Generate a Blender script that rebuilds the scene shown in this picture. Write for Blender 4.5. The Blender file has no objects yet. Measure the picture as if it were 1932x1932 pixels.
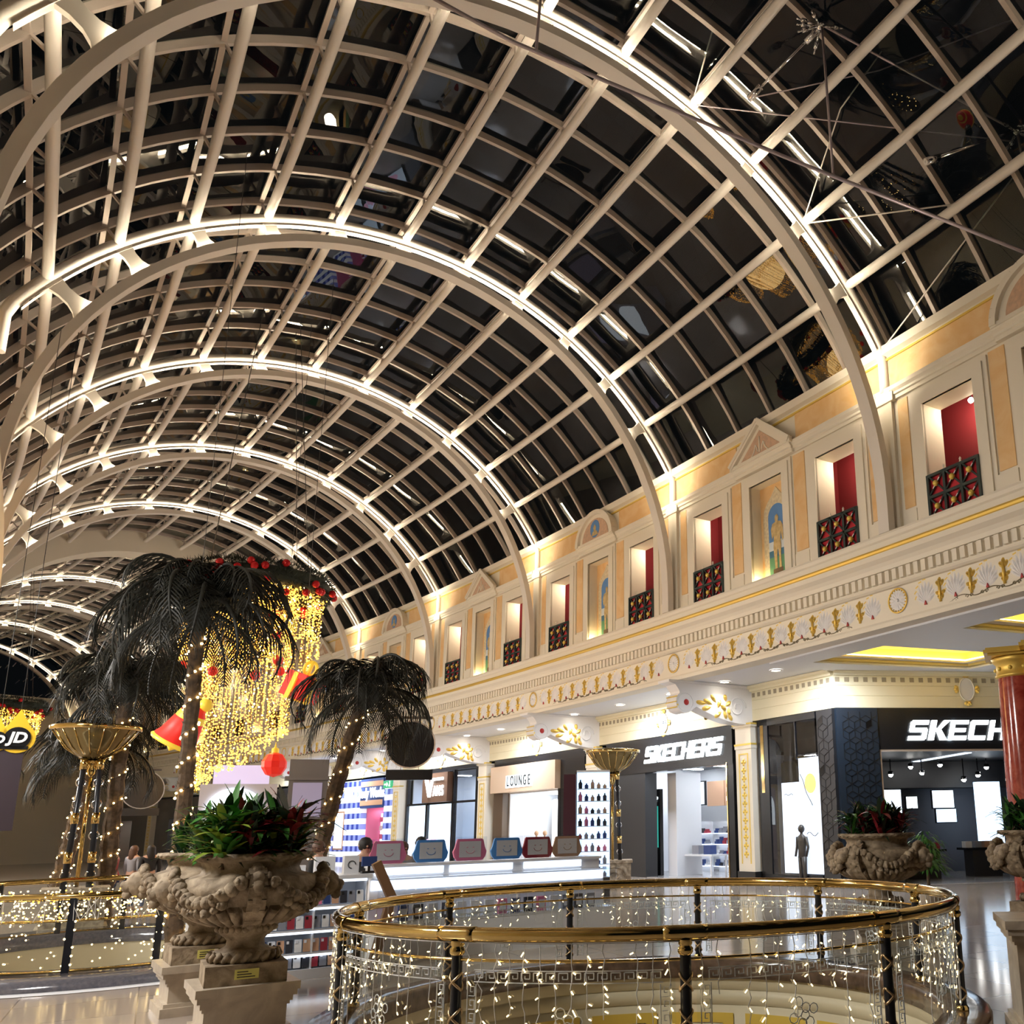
import bpy, bmesh, math, random
from math import sin, cos, pi, radians, hypot, atan2, sqrt
from mathutils import Vector, Matrix, Euler
random.seed(7)
C = bpy.context.scene.collection
SC = bpy.context.scene
# ---------------------------------------------------------------- hall frame
RP = -211.579            # the mall curves gently to the left: plan radius
BAY = 8.8753
S0 = 14.432              # first arch in front of the viewer
def AS(k): return S0 + BAY * k
def W(x, s, z=0.0):
    th = s / RP
    return Vector((RP - (RP - x) * cos(th), (RP - x) * sin(th), z))
def ANG(s): return -s / RP          # z-rotation of the local frame (local x = to the right wall, y = along the hall)
# ---------------------------------------------------------------- mesh builder
class MB:
    def __init__(self): self.v = []; self.f = []; self.m = []; self.sm = []
    def add(self, vs, fs, mi=0, smooth=False):
        b = len(self.v); self.v += [tuple(p) for p in vs]
        for q in fs:
            self.f.append([b + i for i in q]); self.m.append(mi); self.sm.append(smooth)
        return self
    def box(self, x0, x1, y0, y1, z0, z1, mi=0):
        vs = [(x, y, z) for x in (x0, x1) for y in (y0, y1) for z in (z0, z1)]
        return self.add(vs, [(0, 1, 3, 2), (4, 6, 7, 5), (0, 4, 5, 1), (2, 3, 7, 6), (0, 2, 6, 4), (1, 5, 7, 3)], mi)
    def cbox(self, c, d, mi=0, rot=None):
        hx, hy, hz = d[0] / 2, d[1] / 2, d[2] / 2
        vs = [Vector((x, y, z)) for x in (-hx, hx) for y in (-hy, hy) for z in (-hz, hz)]
        if rot is not None: vs = [rot @ p for p in vs]
        vs = [p + Vector(c) for p in vs]
        return self.add(vs, [(0, 1, 3, 2), (4, 6, 7, 5), (0, 4, 5, 1), (2, 3, 7, 6), (0, 2, 6, 4), (1, 5, 7, 3)], mi)
    def bar(self, a, b, w, h, up=(0, 0, 1), mi=0):
        a = Vector(a); b = Vector(b); d = (b - a)
        if d.length < 1e-9: return self
        d.normalize(); u = Vector(up); sd = d.cross(u)
        if sd.length < 1e-6: sd = d.cross(Vector((1, 0, 0)))
        sd.normalize(); u = sd.cross(d)
        vs = [p + sd * (i * w / 2) + u * (j * h / 2) for p in (a, b) for i, j in ((-1, -1), (1, -1), (1, 1), (-1, 1))]
        return self.add(vs, [(0, 3, 2, 1), (4, 5, 6, 7), (0, 1, 5, 4), (1, 2, 6, 5), (2, 3, 7, 6), (3, 0, 4, 7)], mi)
    def tube(self, pts, r, n=8, closed=False, mi=0, cap=True, smooth=True):
        pts = [Vector(p) for p in pts]; N = len(pts)
        rs = r if isinstance(r, (list, tuple)) else [r] * N
        rings = []; u = None
        for i, p in enumerate(pts):
            a = pts[(i - 1) % N] if (closed or i > 0) else p
            b = pts[(i + 1) % N] if (closed or i < N - 1) else p
            t = (b - a)
            if t.length < 1e-9: t = Vector((0, 0, 1))
            t.normalize()
            if u is None:
                u = t.orthogonal().normalized()
            u = (u - t * u.dot(t))
            if u.length < 1e-6: u = t.orthogonal()
            u.normalize(); w = t.cross(u)
            rings.append([p + (u * cos(2 * pi * j / n) + w * sin(2 * pi * j / n)) * rs[i] for j in range(n)])
        vs = [q for R in rings for q in R]; fs = []
        for i in range(N if closed else N - 1):
            i2 = (i + 1) % N
            for j in range(n):
                j2 = (j + 1) % n
                fs.append((i * n + j, i * n + j2, i2 * n + j2, i2 * n + j))
        self.add(vs, fs, mi, smooth)
        if cap and not closed:
            self.add(rings[0], [tuple(range(n))[::-1]], mi); self.add(rings[-1], [tuple(range(n))], mi)
        return self
    def lathe(self, prof, n=24, c=(0, 0, 0), mi=0, smooth=True, a0=0, a1=2 * pi, sx=1, sy=1):
        full = abs(a1 - a0 - 2 * pi) < 1e-6; m = n if full else n + 1
        vs = []
        for r, z in prof:
            for j in range(m):
                a = a0 + (a1 - a0) * j / n
                vs.append((c[0] + r * cos(a) * sx, c[1] + r * sin(a) * sy, c[2] + z))
        fs = []
        for i in range(len(prof) - 1):
            for j in range(n):
                j2 = (j + 1) % m if full else j + 1
                fs.append((i * m + j, i * m + j2, (i + 1) * m + j2, (i + 1) * m + j))
        return self.add(vs, fs, mi, smooth)
    def prism(self, poly, f0, f1, mi=0, smooth=False):
        """poly: 2D points; f0/f1 map (a,b) -> 3D for the two caps"""
        n = len(poly)
        vs = [f0(*p) for p in poly] + [f1(*p) for p in poly]
        fs = [tuple(range(n))[::-1], tuple(range(n, 2 * n))]
        self.add(vs, fs, mi)
        self.add(vs, [(i, (i + 1) % n, n + (i + 1) % n, n + i) for i in range(n)], mi, smooth)
        return self
    def sweep(self, prof, ss, mi=0, close=True, caps=True):
        """closed profile of (x,z) swept along s values: vertices (x,s,z)"""
        n = len(prof); vs = [(x, s, z) for s in ss for x, z in prof]; fs = []
        for i in range(len(ss) - 1):
            for j in range(n if close else n - 1):
                j2 = (j + 1) % n
                fs.append((i * n + j, i * n + j2, (i + 1) * n + j2, (i + 1) * n + j))
        self.add(vs, fs, mi)
        if caps and close:
            self.add([(x, ss[0], z) for x, z in prof], [tuple(range(n))], mi)
            self.add([(x, ss[-1], z) for x, z in prof], [tuple(range(n))[::-1]], mi)
        return self
    def ball(self, c, r, n=8, mi=0, sz=1.0):
        prof = [(max(1e-4, r * sin(pi * i / (n // 2 + 1))), -r * sz * cos(pi * i / (n // 2 + 1))) for i in range(n // 2 + 2)]
        return self.lathe(prof, n, c, mi)
    def quad(self, a, b, c, d, mi=0): return self.add([a, b, c, d], [(0, 1, 2, 3)], mi)
    def build(self, name, mat, parent=None, bend=False, fix=True, at=None):
        vs = [W(*p) for p in self.v] if bend else self.v
        if at is not None: vs = [tuple(Vector(p) - Vector(at)) for p in vs]
        me = bpy.data.meshes.new(name); me.from_pydata(vs, [], self.f)
        mats = mat if isinstance(mat, (list, tuple)) else [mat]
        for q in mats: me.materials.append(q)
        me.polygons.foreach_set('material_index', self.m); me.polygons.foreach_set('use_smooth', self.sm)
        if fix:
            bm = bmesh.new(); bm.from_mesh(me); bmesh.ops.remove_doubles(bm, verts=bm.verts, dist=1e-5)
            bmesh.ops.recalc_face_normals(bm, faces=bm.faces); bm.to_mesh(me); bm.free()
        me.update()
        o = bpy.data.objects.new(name, me); C.objects.link(o)
        if at is not None and parent is None: o.location = at
        if parent is not None: o.parent = parent
        return o
def tag(o, label, cat, group=None):
    o['label'] = label; o['category'] = cat
    if group: o['group'] = group
    return o
def thing(name, label, cat, loc=(0, 0, 0), rz=0.0, group=None):
    o = bpy.data.objects.new(name, None); C.objects.link(o); o.empty_display_size = .1
    o.location = loc; o.rotation_euler = (0, 0, rz); return tag(o, label, cat, group)
def at_hall(name, label, cat, x, s, z, group=None, extra=0.0):
    return thing(name, label, cat, W(x, s, z), ANG(s) + extra, group)
def structure(o): o['kind'] = 'structure'; return o
def stuff(o): o['kind'] = 'stuff'; return o
def sroot(name, loc=(0, 0, 0), rz=0):
    o = bpy.data.objects.new(name, None); C.objects.link(o); o.location = loc; o.rotation_euler = (0, 0, rz); o['kind'] = 'structure'; return o
def copy_tree(o, parent=None):
    c = o.copy(); C.objects.link(c)
    if parent is not None: c.parent = parent
    for ch in [q for q in KIDS.get(o.name, [])]: copy_tree(ch, c)
    return c
KIDS = {}
def index_kids():
    KIDS.clear()
    for o in C.objects:
        if o.parent: KIDS.setdefault(o.parent.name, []).append(o)
def dup(proto, loc, rz, label=None, group=None, scale=None):
    index_kids_for(proto)
    c = copy_tree(proto); c.location = loc; c.rotation_euler = (0, 0, rz)
    if label: c['label'] = label
    if group: c['group'] = group
    if scale: c.scale = (scale,) * 3 if not isinstance(scale, tuple) else scale
    return c
def index_kids_for(o):
    KIDS[o.name] = list(o.children)
    for ch in o.children: index_kids_for(ch)
def child_copy(src, parent, loc=(0, 0, 0), rot=(0, 0, 0)):
    c = src.copy(); C.objects.link(c); c.parent = parent; c.location = loc; c.rotation_euler = rot; return c
# ---------------------------------------------------------------- materials
def mat(name, col=(.8, .8, .8), rough=.5, metal=0.0, emit=None, es=0.0, spec=None, noise=None, bump=None, coat=0, sample=True, trans=0, ior=None):
    m = bpy.data.materials.new(name); m.use_nodes = True; nt = m.node_tree; b = nt.nodes['Principled BSDF']
    b.inputs['Base Color'].default_value = (*col, 1); b.inputs['Roughness'].default_value = rough; b.inputs['Metallic'].default_value = metal
    if emit: b.inputs['Emission Color'].default_value = (*emit, 1); b.inputs['Emission Strength'].default_value = es
    if coat: b.inputs['Coat Weight'].default_value = coat
    if trans: b.inputs['Transmission Weight'].default_value = trans
    if ior: b.inputs['IOR'].default_value = ior
    if noise or bump:
        tc = nt.nodes.new('ShaderNodeTexCoord')
    if noise:      # (colour2, scale, detail, distortion)
        n = nt.nodes.new('ShaderNodeTexNoise'); n.inputs['Scale'].default_value = noise[1]; n.inputs['Detail'].default_value = noise[2] if len(noise) > 2 else 4
        n.inputs['Distortion'].default_value = noise[3] if len(noise) > 3 else 0
        r = nt.nodes.new('ShaderNodeValToRGB'); r.color_ramp.elements[0].position = .35; r.color_ramp.elements[1].position = .68
        r.color_ramp.elements[0].color = (*col, 1); r.color_ramp.elements[1].color = (*noise[0], 1)
        nt.links.new(tc.outputs['Object'], n.inputs['Vector']); nt.links.new(n.outputs['Fac'], r.inputs['Fac']); nt.links.new(r.outputs['Color'], b.inputs['Base Color'])
    if bump:       # (scale, strength)
        n2 = nt.nodes.new('ShaderNodeTexNoise'); n2.inputs['Scale'].default_value = bump[0]; n2.inputs['Detail'].default_value = 5
        bp = nt.nodes.new('ShaderNodeBump'); bp.inputs['Strength'].default_value = bump[1]; bp.inputs['Distance'].default_value = .02
        nt.links.new(tc.outputs['Object'], n2.inputs['Vector']); nt.links.new(n2.outputs['Fac'], bp.inputs['Height']); nt.links.new(bp.outputs['Normal'], b.inputs['Normal'])
    if not sample:
        try: m.cycles.emission_sampling = 'NONE'
        except Exception: pass
    return m
def glass(name, tint=(1, 1, 1), rough=0.0, ior=1.5, tr=1.0):
    """thin sheet glass: see-through plus a mirror part growing towards grazing angles"""
    m = bpy.data.materials.new(name); m.use_nodes = True; nt = m.node_tree; nt.nodes.clear()
    out = nt.nodes.new('ShaderNodeOutputMaterial'); mx = nt.nodes.new('ShaderNodeMixShader'); lw = nt.nodes.new('ShaderNodeLayerWeight'); lw.inputs['Blend'].default_value = .5
    pw = nt.nodes.new('ShaderNodeMath'); pw.operation = 'POWER'; pw.inputs[1].default_value = 5; f0 = ((ior - 1) / (ior + 1)) ** 2 * 1.6
    ma = nt.nodes.new('ShaderNodeMath'); ma.operation = 'MULTIPLY_ADD'; ma.inputs[1].default_value = 1 - f0; ma.inputs[2].default_value = f0
    t = nt.nodes.new('ShaderNodeBsdfTransparent'); t.inputs['Color'].default_value = (*[c * tr for c in tint], 1)
    g = nt.nodes.new('ShaderNodeBsdfGlossy'); g.inputs['Roughness'].default_value = rough
    nt.links.new(lw.outputs['Facing'], pw.inputs[0]); nt.links.new(pw.outputs[0], ma.inputs[0]); nt.links.new(ma.outputs[0], mx.inputs[0]); nt.links.new(t.outputs[0], mx.inputs[1]); nt.links.new(g.outputs[0], mx.inputs[2]); nt.links.new(mx.outputs[0], out.inputs[0])
    return m
M = dict(
 steel=mat('white painted steel', (.78, .73, .67), .45),
 strip=mat('fluorescent strip', (1, 1, 1), .5, emit=(1, .87, .64), es=88),
 rail=mat('grey painted glazing bar', (.50, .43, .38), .45),
 roofglass=glass('roof glass', (.55, .6, .58), .0, 1.43),
 cream=mat('cream plaster', (.84, .78, .66), .6),
 creamy=mat('yellow cream paint', (.84, .76, .53), .55),
 peach=mat('peach marbled plaster', (.80, .50, .22), .55, noise=((.86, .61, .33), 1.6, 5, 1.2)),
 white=mat('white gloss plaster', (.84, .83, .84), .45),
 gold=mat('gold leaf', (.86, .60, .14), .38, .55),
 goldpaint=mat('gold paint', (.80, .58, .12), .4, .3),
 brass=mat('polished brass', (.78, .58, .24), .09, 1.0, noise=((.68, .48, .17), 3, 3, 0)),
 scroll=mat('dark bronze scroll', (.18, .15, .09), .4, .4),
 redpaint=mat('red enamel', (.45, .03, .03), .4),
 dark=mat('shadow line', (.36, .30, .20), .7),  # dark paint put in for the shade between dentils
 redcloth=mat('deep red wall', (.14, .003, .008), .8), redpanel=mat('bright red panel', (.5, .012, .025), .7),
 railgreen=mat('dark green ironwork', (.012, .03, .03), .35),
 soffit=mat('white soffit paint', (.80, .82, .88), .5),
 black=mat('black gloss panel', (.012, .012, .014), .25),
 blackmatt=mat('black panel', (.02, .02, .022), .5),
 brown=mat('dark brown panel', (.10, .065, .04), .4),
 shopglass=glass('shop glass', (.95, .97, 1), .0, 1.5),
 lamp=mat('lamp lens', (1, 1, 1), .5, emit=(1, .9, .72), es=14),
 lampcool=mat('spot lens', (1, 1, 1), .5, emit=(1, .97, .92), es=40, sample=False),
)
# ---------------------------------------------------------------- camera
cam = bpy.data.cameras.new('camera'); co = bpy.data.objects.new('camera', cam); C.objects.link(co)
yw, pt, rl = radians(30.5856), radians(13.35156), radians(-1.34010)
fwd = Vector((sin(yw) * cos(pt), cos(yw) * cos(pt), sin(pt))); rt = Vector((cos(yw), -sin(yw), 0)); up = rt.cross(fwd)
r2 = cos(rl) * rt + sin(rl) * up; u2 = -sin(rl) * rt + cos(rl) * up
co.matrix_world = Matrix(((r2.x, u2.x, -fwd.x, 0), (r2.y, u2.y, -fwd.y, 0), (r2.z, u2.z, -fwd.z, 1.8), (0, 0, 0, 1)))
cam.sensor_width = 36; cam.lens = 1706.1285 / 1932 * 36; cam.shift_x = (966 - 1320.6289) / 1932; cam.shift_y = (1154.0615 - 966) / 1932
cam.clip_end = 400; cam.clip_start = .05
SC.camera = co
SC.view_settings.view_transform = 'Standard'; SC.view_settings.look = 'None'; SC.view_settings.gamma = 1; SC.view_settings.exposure = 0
w = bpy.data.worlds.new('night sky'); SC.world = w; w.use_nodes = True
w.node_tree.nodes['Background'].inputs[0].default_value = (.0022, .0026, .003, 1); w.node_tree.nodes['Background'].inputs[1].default_value = 1
SC.cycles.max_bounces = 8; SC.cycles.diffuse_bounces = 4; SC.cycles.glossy_bounces = 4; SC.cycles.transmission_bounces = 4; SC.cycles.transparent_max_bounces = 24
SC.cycles.sample_clamp_indirect = 6; SC.cycles.caustics_reflective = False; SC.cycles.caustics_refractive = False
def lamp(name, kind, loc, energy, col, size=.1, rot=None, spot=None):
    l = bpy.data.lights.new(name, kind); l.energy = energy; l.color = col
    if kind == 'AREA': l.size = size
    else: l.shadow_soft_size = size
    if spot: l.spot_size = spot; l.spot_blend = .6
    o = bpy.data.objects.new(name, l); C.objects.link(o); o.location = loc
    if rot is not None: o.rotation_euler = rot
    return o
ORD = ['nearest', 'second', 'third', 'fourth', 'fifth', 'sixth', 'seventh', 'eighth', 'ninth', 'tenth', 'eleventh', 'twelfth', 'thirteenth']
# ================================================================ VAULT
VX, VZ, VR = 6.2338, 8.0573, 10.3464
RZ, RR = 9.25, 8.62               # lower rib circle: centre raised, so the gap widens at the springing
T0, DT = radians(40.8047), radians(10.26148)
NODES = [T0 + DT * i for i in range(11)]
TL = pi - radians(31.2)
def vp(r, t, s): return (VX + r * cos(t), s, VZ + r * sin(t))
def ribpt(t, r=0.0):
    """point of the lower rib under upper-circle angle t"""
    dx, dz = cos(t), sin(t); e = RZ - VZ; R = RR + r
    q = e * dz + sqrt(max(0, R * R - e * e * dx * dx)); return (VX + q * dx, VZ + q * dz)
XR = 15.2; XL = 2 * VX - XR
def arch(k, label):
    s = AS(k); root = at_hall('roof_arch', label, 'roof arch', VX, s, 8.5, 'white steel arches of the glass vault')
    def L(p): return (p[0] - VX, p[1] - s, p[2] - 8.5)
    # lower rib: box section 0.34 x 0.14 along its circle then straight legs
    pts = []
    a0 = 0.0
    for i in range(49): 
        a = a0 + pi * i / 48; pts.append((cos(a), sin(a)))
    b = MB(); ring = []
    path = [(VX + RR, 8.5)] + [(VX + RR * c, RZ + RR * s_) for c, s_ in pts] + [(VX - RR, 8.5)]
    nrm = [(1, 0)] + pts + [(-1, 0)]
    vs = []; fs = []
    for (x, z), (nx, nz) in zip(path, nrm):
        for ds, dr in ((-.17, -.07), (.17, -.07), (.17, .14), (.15, .14), (.15, .0), (-.15, .0), (-.15, .14), (-.17, .14)): vs.append(L((x + nx * dr, s + ds, z + nz * dr)))
    for i in range(len(path) - 1):
        for j in range(8): fs.append((i * 8 + j, i * 8 + (j + 1) % 8, i * 8 + 8 + (j + 1) % 8, i * 8 + 8 + j))
    b.add(vs, fs); b.add(vs[:8], [tuple(range(8))]); b.add(vs[-8:], [tuple(range(8))[::-1]])
    b.build('rib', M['steel'], root)
    # upper tube with its thin inner flange
    b = MB(); ts = [radians(31.2) + (TL - radians(31.2)) * i / 60 for i in range(61)]
    tp = [(XR, s, 12.2), (XR, s, 13.1)] + [vp(VR, t, s) for t in ts] + [(XL, s, 13.1), (XL, s, 12.2)]
    b.tube([L(p) for p in tp], .14, 10)
    fl = []
    for t in ts: fl += [L((VX + (VR - .19) * cos(t), s - .075, VZ + (VR - .19) * sin(t))), L((VX + (VR - .19) * cos(t), s + .075, VZ + (VR - .19) * sin(t)))]
    b.add(fl, [(2 * i, 2 * i + 1, 2 * i + 3, 2 * i + 2) for i in range(60)])
    b.build('upper_tube', M['steel'], root)
    for t in NODES:
        x, z = ribpt(t); d = hypot(x - VX, z - VZ); h = VR - d
        w0, w1 = .20, .42
        poly = [(-w1, 0), (w1, 0), (w0 + .03, .18 * h + .04), (w0 - .04, .4 * h), (w0 - .05, .62 * h), (w0 + .0, .85 * h), (w0 + .1, h), (-w0 - .1, h), (-w0, .85 * h), (-w0 + .05, .62 * h), (-w0 + .04, .4 * h), (-w0 - .03, .18 * h + .04)]
        f = lambda sg: (lambda a, r: L((x + cos(t) * r - sin(t) * a, s + sg * .1, z + sin(t) * r + cos(t) * a)))
        b = MB(); b.prism(poly, f(-.6), f(.6)); b.build('web', M['steel'], root)
        # ferrule where the purlin tube meets the arch
    return root
def strips(k, root):
    s = AS(k)
    for i, t in enumerate(NODES[:-1] + []):
        b = MB()
        for side in (-.1, .1):
            ta, tb = t + DT * .04, t + DT * .96
            P = []
            for j in range(4):
                tt = ta + (tb - ta) * j / 3; x, z = ribpt(tt, .06); P.append((x - VX, side, z - 8.5))
            b.tube(P, .03, 6)
        b.build('light_strip', M['strip'], root)
    for ta, tb in ((radians(26), radians(37)), (NODES[-1] + .06, NODES[-1] + .22)):
        b = MB(); P = []
        for j in range(3):
            tt = ta + (tb - ta) * j / 2; x, z = ribpt(tt, .06); P.append((x - VX, 0, z - 8.5))
        b.tube(P, .035, 6); b.build('light_strip', M['strip'], root)
NA = 10
for k in range(-1, NA):
    lab = ('white steel roof arch directly above the viewer, behind the nearest full arch' if k < 0 else
           '%s white lit steel roof arch of the glass vault, counting away from the viewer' % ORD[k])
    r = arch(k, lab); strips(k, r)
SEND = AS(NA - 1) + 6
# purlin tubes
def ss_range(a, b, st=BAY / 4):
    n = max(1, int(round((b - a) / st))); return [a + (b - a) * i / n for i in range(n + 1)]
SS = ss_range(-6, AS(NA - 1) + 1)
for i, t in enumerate(NODES):
    root = thing('roof_purlin', 'long round steel roof tube of the vault, %s up from the right wall' % (ORD[i] if i else 'lowest'), 'roof tube', W(*vp(VR, t, 0)), 0, 'long purlin tubes of the vault')
    o0 = root.location
    b = MB(); b.tube([W(*vp(VR + .02, t, s)) - o0 for s in SS], .115, 8); b.build('tube', M['steel'], root)
    b = MB(); 
    b.tube([W(*vp(VR + .5, t, s)) - o0 for s in SS], .075, 4, smooth=False)
    for k in range(-2, NA):
        for j in range(6):
            s = AS(k) + BAY * j / 6
            b.bar(W(*vp(VR + .05, t, s)) - o0, W(*vp(VR + .5, t, s)) - o0, .05, .09, up=(0, 1, 0))
    b.build('rail', M['rail'], root)
# glass bays
EDG = [radians(27.5)] + NODES + [pi - radians(27.5)]
for k in range(-2, NA - 1):
    o = MB()
    for j in range(6):
        sa, sb = AS(k) + BAY * j / 6, AS(k) + BAY * (j + 1) / 6
        for i in range(len(EDG) - 1):
            ta, tb = EDG[i], EDG[i + 1]; tm = (ta + tb) / 2
            q = [Vector(W(*vp(VR + .62, t, s))) for t, s in ((ta, sa), (tb, sa), (tb, sb), (ta, sb))]
            cc = sum(q, Vector()) / 4; n = (q[1] - q[0]).cross(q[3] - q[0]).normalized(); e1 = (q[1] - q[0]).normalized(); e2 = (q[3] - q[0]).normalized()
            t1, t2 = random.gauss(0, .012), random.gauss(0, .012)
            # each pane is slightly pillowed and tilted
            g = []
            for a in range(4):
                for bb in range(4):
                    u, v = a / 3, bb / 3
                    p = q[0] * (1 - u) * (1 - v) + q[1] * u * (1 - v) + q[2] * u * v + q[3] * (1 - u) * v
                    p = p + n * ((p - cc).dot(e1) * t1 + (p - cc).dot(e2) * t2 + .012 * (u * (1 - u) * 4) * (v * (1 - v) * 4) * random.choice((1, .4, -.6)))
                    g.append(p)
            o.add(g, [(a * 4 + bb, (a + 1) * 4 + bb, (a + 1) * 4 + bb + 1, a * 4 + bb + 1) for a in range(3) for bb in range(3)], 0, True)
    w_ = structure(o.build('window_%d' % (k + 3), M['roofglass'], fix=False))
    for j in range(6):
        s = AS(k) + BAY * j / 6; bb = MB()
        ts = [EDG[0] + (EDG[-1] - EDG[0]) * i / 36 for i in range(37)]
        vs = []
        for t in ts:
            for ds, dr in ((-.045, .42), (.045, .42), (.045, .60), (-.045, .60)): vs.append(W(*vp(VR + dr, t, s + ds)))
        bb.add(vs, [(i * 4 + a, i * 4 + (a + 1) % 4, i * 4 + 4 + (a + 1) % 4, i * 4 + 4 + a) for i in range(36) for a in range(4)])
        bb.build('glazing_bar', M['rail'], w_)
# broad beige band closing the first vault
b = MB(); sB = AS(5) - 1.2
vs = []
for i in range(49):
    a = pi * i / 48
    for ds, r in ((0, 8.75), (1.5, 8.75), (1.5, 10.6), (0, 10.6)): vs.append(W(VX + r * cos(a), sB + ds, RZ - .3 + r * sin(a)))
b.add(vs, [(i * 4 + a, i * 4 + (a + 1) % 4, i * 4 + 4 + (a + 1) % 4, i * 4 + 4 + a) for i in range(48) for a in range(4)])
structure(b.build('trim_9', M['cream']))
# ================================================================ RIGHT FACADE
XW = 15.22; XF = 15.10; XS = 18.05
KF = range(-1, 9)        # bays drawn; bay k runs from arch k to arch k+1
OPEN = ((1.78, .70, 11.45), (4.47, .68, 11.53), (7.10, .70, 11.45))
wr = sroot('wall_right')
def hall_mesh(b, name, m, parent): return b.build(name, m, parent, bend=True)
M['painting_sky'] = mat('painted sky', (.10, .25, .55), .7)
M['painting_green'] = mat('painted meadow', (.10, .28, .16), .7)
M['painting_sea'] = mat('painted sea', (.05, .16, .28), .7)
M['painting_fig'] = mat('painted statue', (.62, .48, .24), .7, noise=((.42, .30, .13), 9, 3))
M['painting_stone'] = mat('painted stone', (.80, .70, .48), .7, noise=((.62, .52, .36), 12, 3))
M['painting_cloud'] = mat('painted haze', (.62, .70, .78), .7)
M['tymp'] = mat('tympanum relief', (.66, .44, .30), .7, noise=((.52, .36, .26), 10, 3))
def moulding(b, t0, t1, z0, z1, x, w, pr, mi=0, sides='LRT'):
    """picture-frame architrave on the wall face around an opening, outer edge given"""
    for i, (ww, pp) in enumerate(((w, pr * .55), (w * .62, pr), (w * .22, pr * .4))):
        o = w - ww
        if 'L' in sides: b.box(x - pp, x, t0 - w, t0 - w + ww if i == 0 else t0 - (w - ww) , z0, z1 + (w - o * 0), mi) if False else None
    return b
def frame(b, c, h, z0, z1, x, w=.38):
    """stepped architrave: three nested steps, proud of the wall"""
    for wi, pr in ((w, .05), (w * .72, .09), (w * .34, .06)):
        b.box(x - pr, x, c - h - wi, c - h, z0, z1 + wi); b.box(x - pr, x, c + h, c + h + wi, z0, z1 + wi); b.box(x - pr, x, c - h, c + h, z1, z1 + wi)
    return b
def figure(b, x, s, z0, h, mi):
    """standing statue silhouette of a painting: soft outline, small thickness"""
    P = [(-.10, 0), (-.03, 0), (-.03, .20), (0, .30), (.03, .18), (.04, 0), (.12, 0), (.11, .22), (.13, .40), (.10, .50), (.16, .60), (.19, .72), (.20, .56), (.25, .56), (.24, .78), (.16, .85), (.05, .87), (.06, .90), (.09, .95), (.05, 1.0), (-.02, 1.0), (-.05, .95), (-.03, .90), (-.04, .87), (-.15, .85), (-.22, .78), (-.20, .60), (-.12, .44), (-.16, .42), (-.15, .66), (-.10, .55), (-.12, .40)]
    P = [(-.10, 0), (-.02, 0), (-.02, .22), (.02, .40), (.05, .22), (.05, 0), (.13, 0), (.12, .24), (.14, .42), (.12, .54), (.15, .66), (.18, .48), (.23, .50), (.22, .76), (.16, .84), (.05, .865), (.075, .94), (.03, 1.0), (-.04, .98), (-.06, .92), (-.04, .865), (-.15, .84), (-.21, .74), (-.18, .56), (-.11, .62), (-.12, .52), (-.14, .40), (-.12, .2)]
    b.prism(P, lambda a, q: (x, s - a * h * .75, z0 + q * h), lambda a, q: (x + .004, s - a * h * .75, z0 + q * h), mi)
proto_rail = None
def railing(k, c, lab):
    """Juliet railing: dark green frame, six crossed panels with gilt bosses"""
    global proto_rail
    loc = W(15.12, AS(k) + c, 8.5)
    if proto_rail is None:
        r = thing('balcony_railing', lab, 'railing', loc, ANG(AS(k) + c), 'green ironwork railings in the upper windows')
        w, h = .72, 1.1; b = MB()
        for y in (-w, -w / 3, w / 3, w): b.box(-.035, .035, y - .035, y + .035, 0, h)
        for z in (.03, h / 2, h - .03): b.box(-.035, .035, -w, w, z - .035, z + .035)
        b.build('frame', M['railgreen'], r)
        for i in range(3):
            for j in range(2):
                y0, y1 = -w + i * 2 * w / 3, -w + (i + 1) * 2 * w / 3; z0, z1 = j * h / 2 + .03, (j + 1) * h / 2
                bb = MB(); bb.bar((0, y0, z0), (0, y1, z1), .04, .04, (1, 0, 0)); bb.bar((0, y0, z1), (0, y1, z0), .04, .04, (1, 0, 0)); bb.build('cross_bars', M['railgreen'], r)
                wb = MB(); wb.bar((-.024, y0 * .72 + y1 * .28, z0 * .28 + z1 * .72), (-.024, y0 * .3 + y1 * .7, z0 * .7 + z1 * .3), .022, .012, (1, 0, 0)); wb.build('white_bar', M['white'], r)
                g = MB(); g.ball((-.03, (y0 + y1) / 2, (z0 + z1) / 2), .075, 8); g.build('boss', M['goldpaint'], r)
        bp = MB(); bp.box(.05, .06, -w + .02, w - .02, .03, h - .03); bp.build('red_backing', M['redpanel'], r)
        for y in (-w / 3, w / 3):
            g = MB(); g.lathe([(.001, .14), (.03, .09), (.02, .05), (.035, .0)], 6, (0, y, h)); g.build('finial', M['cream'], r)
        proto_rail = r; return r
    return dup(proto_rail, loc, ANG(AS(k) + c), lab)
nwin = 20
def bayname(k): return ('nearest bay', 'second bay', 'third bay', 'fourth bay', 'fifth bay', 'sixth bay', 'seventh bay', 'eighth bay', 'ninth bay', 'tenth bay')[k + 1]
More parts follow.
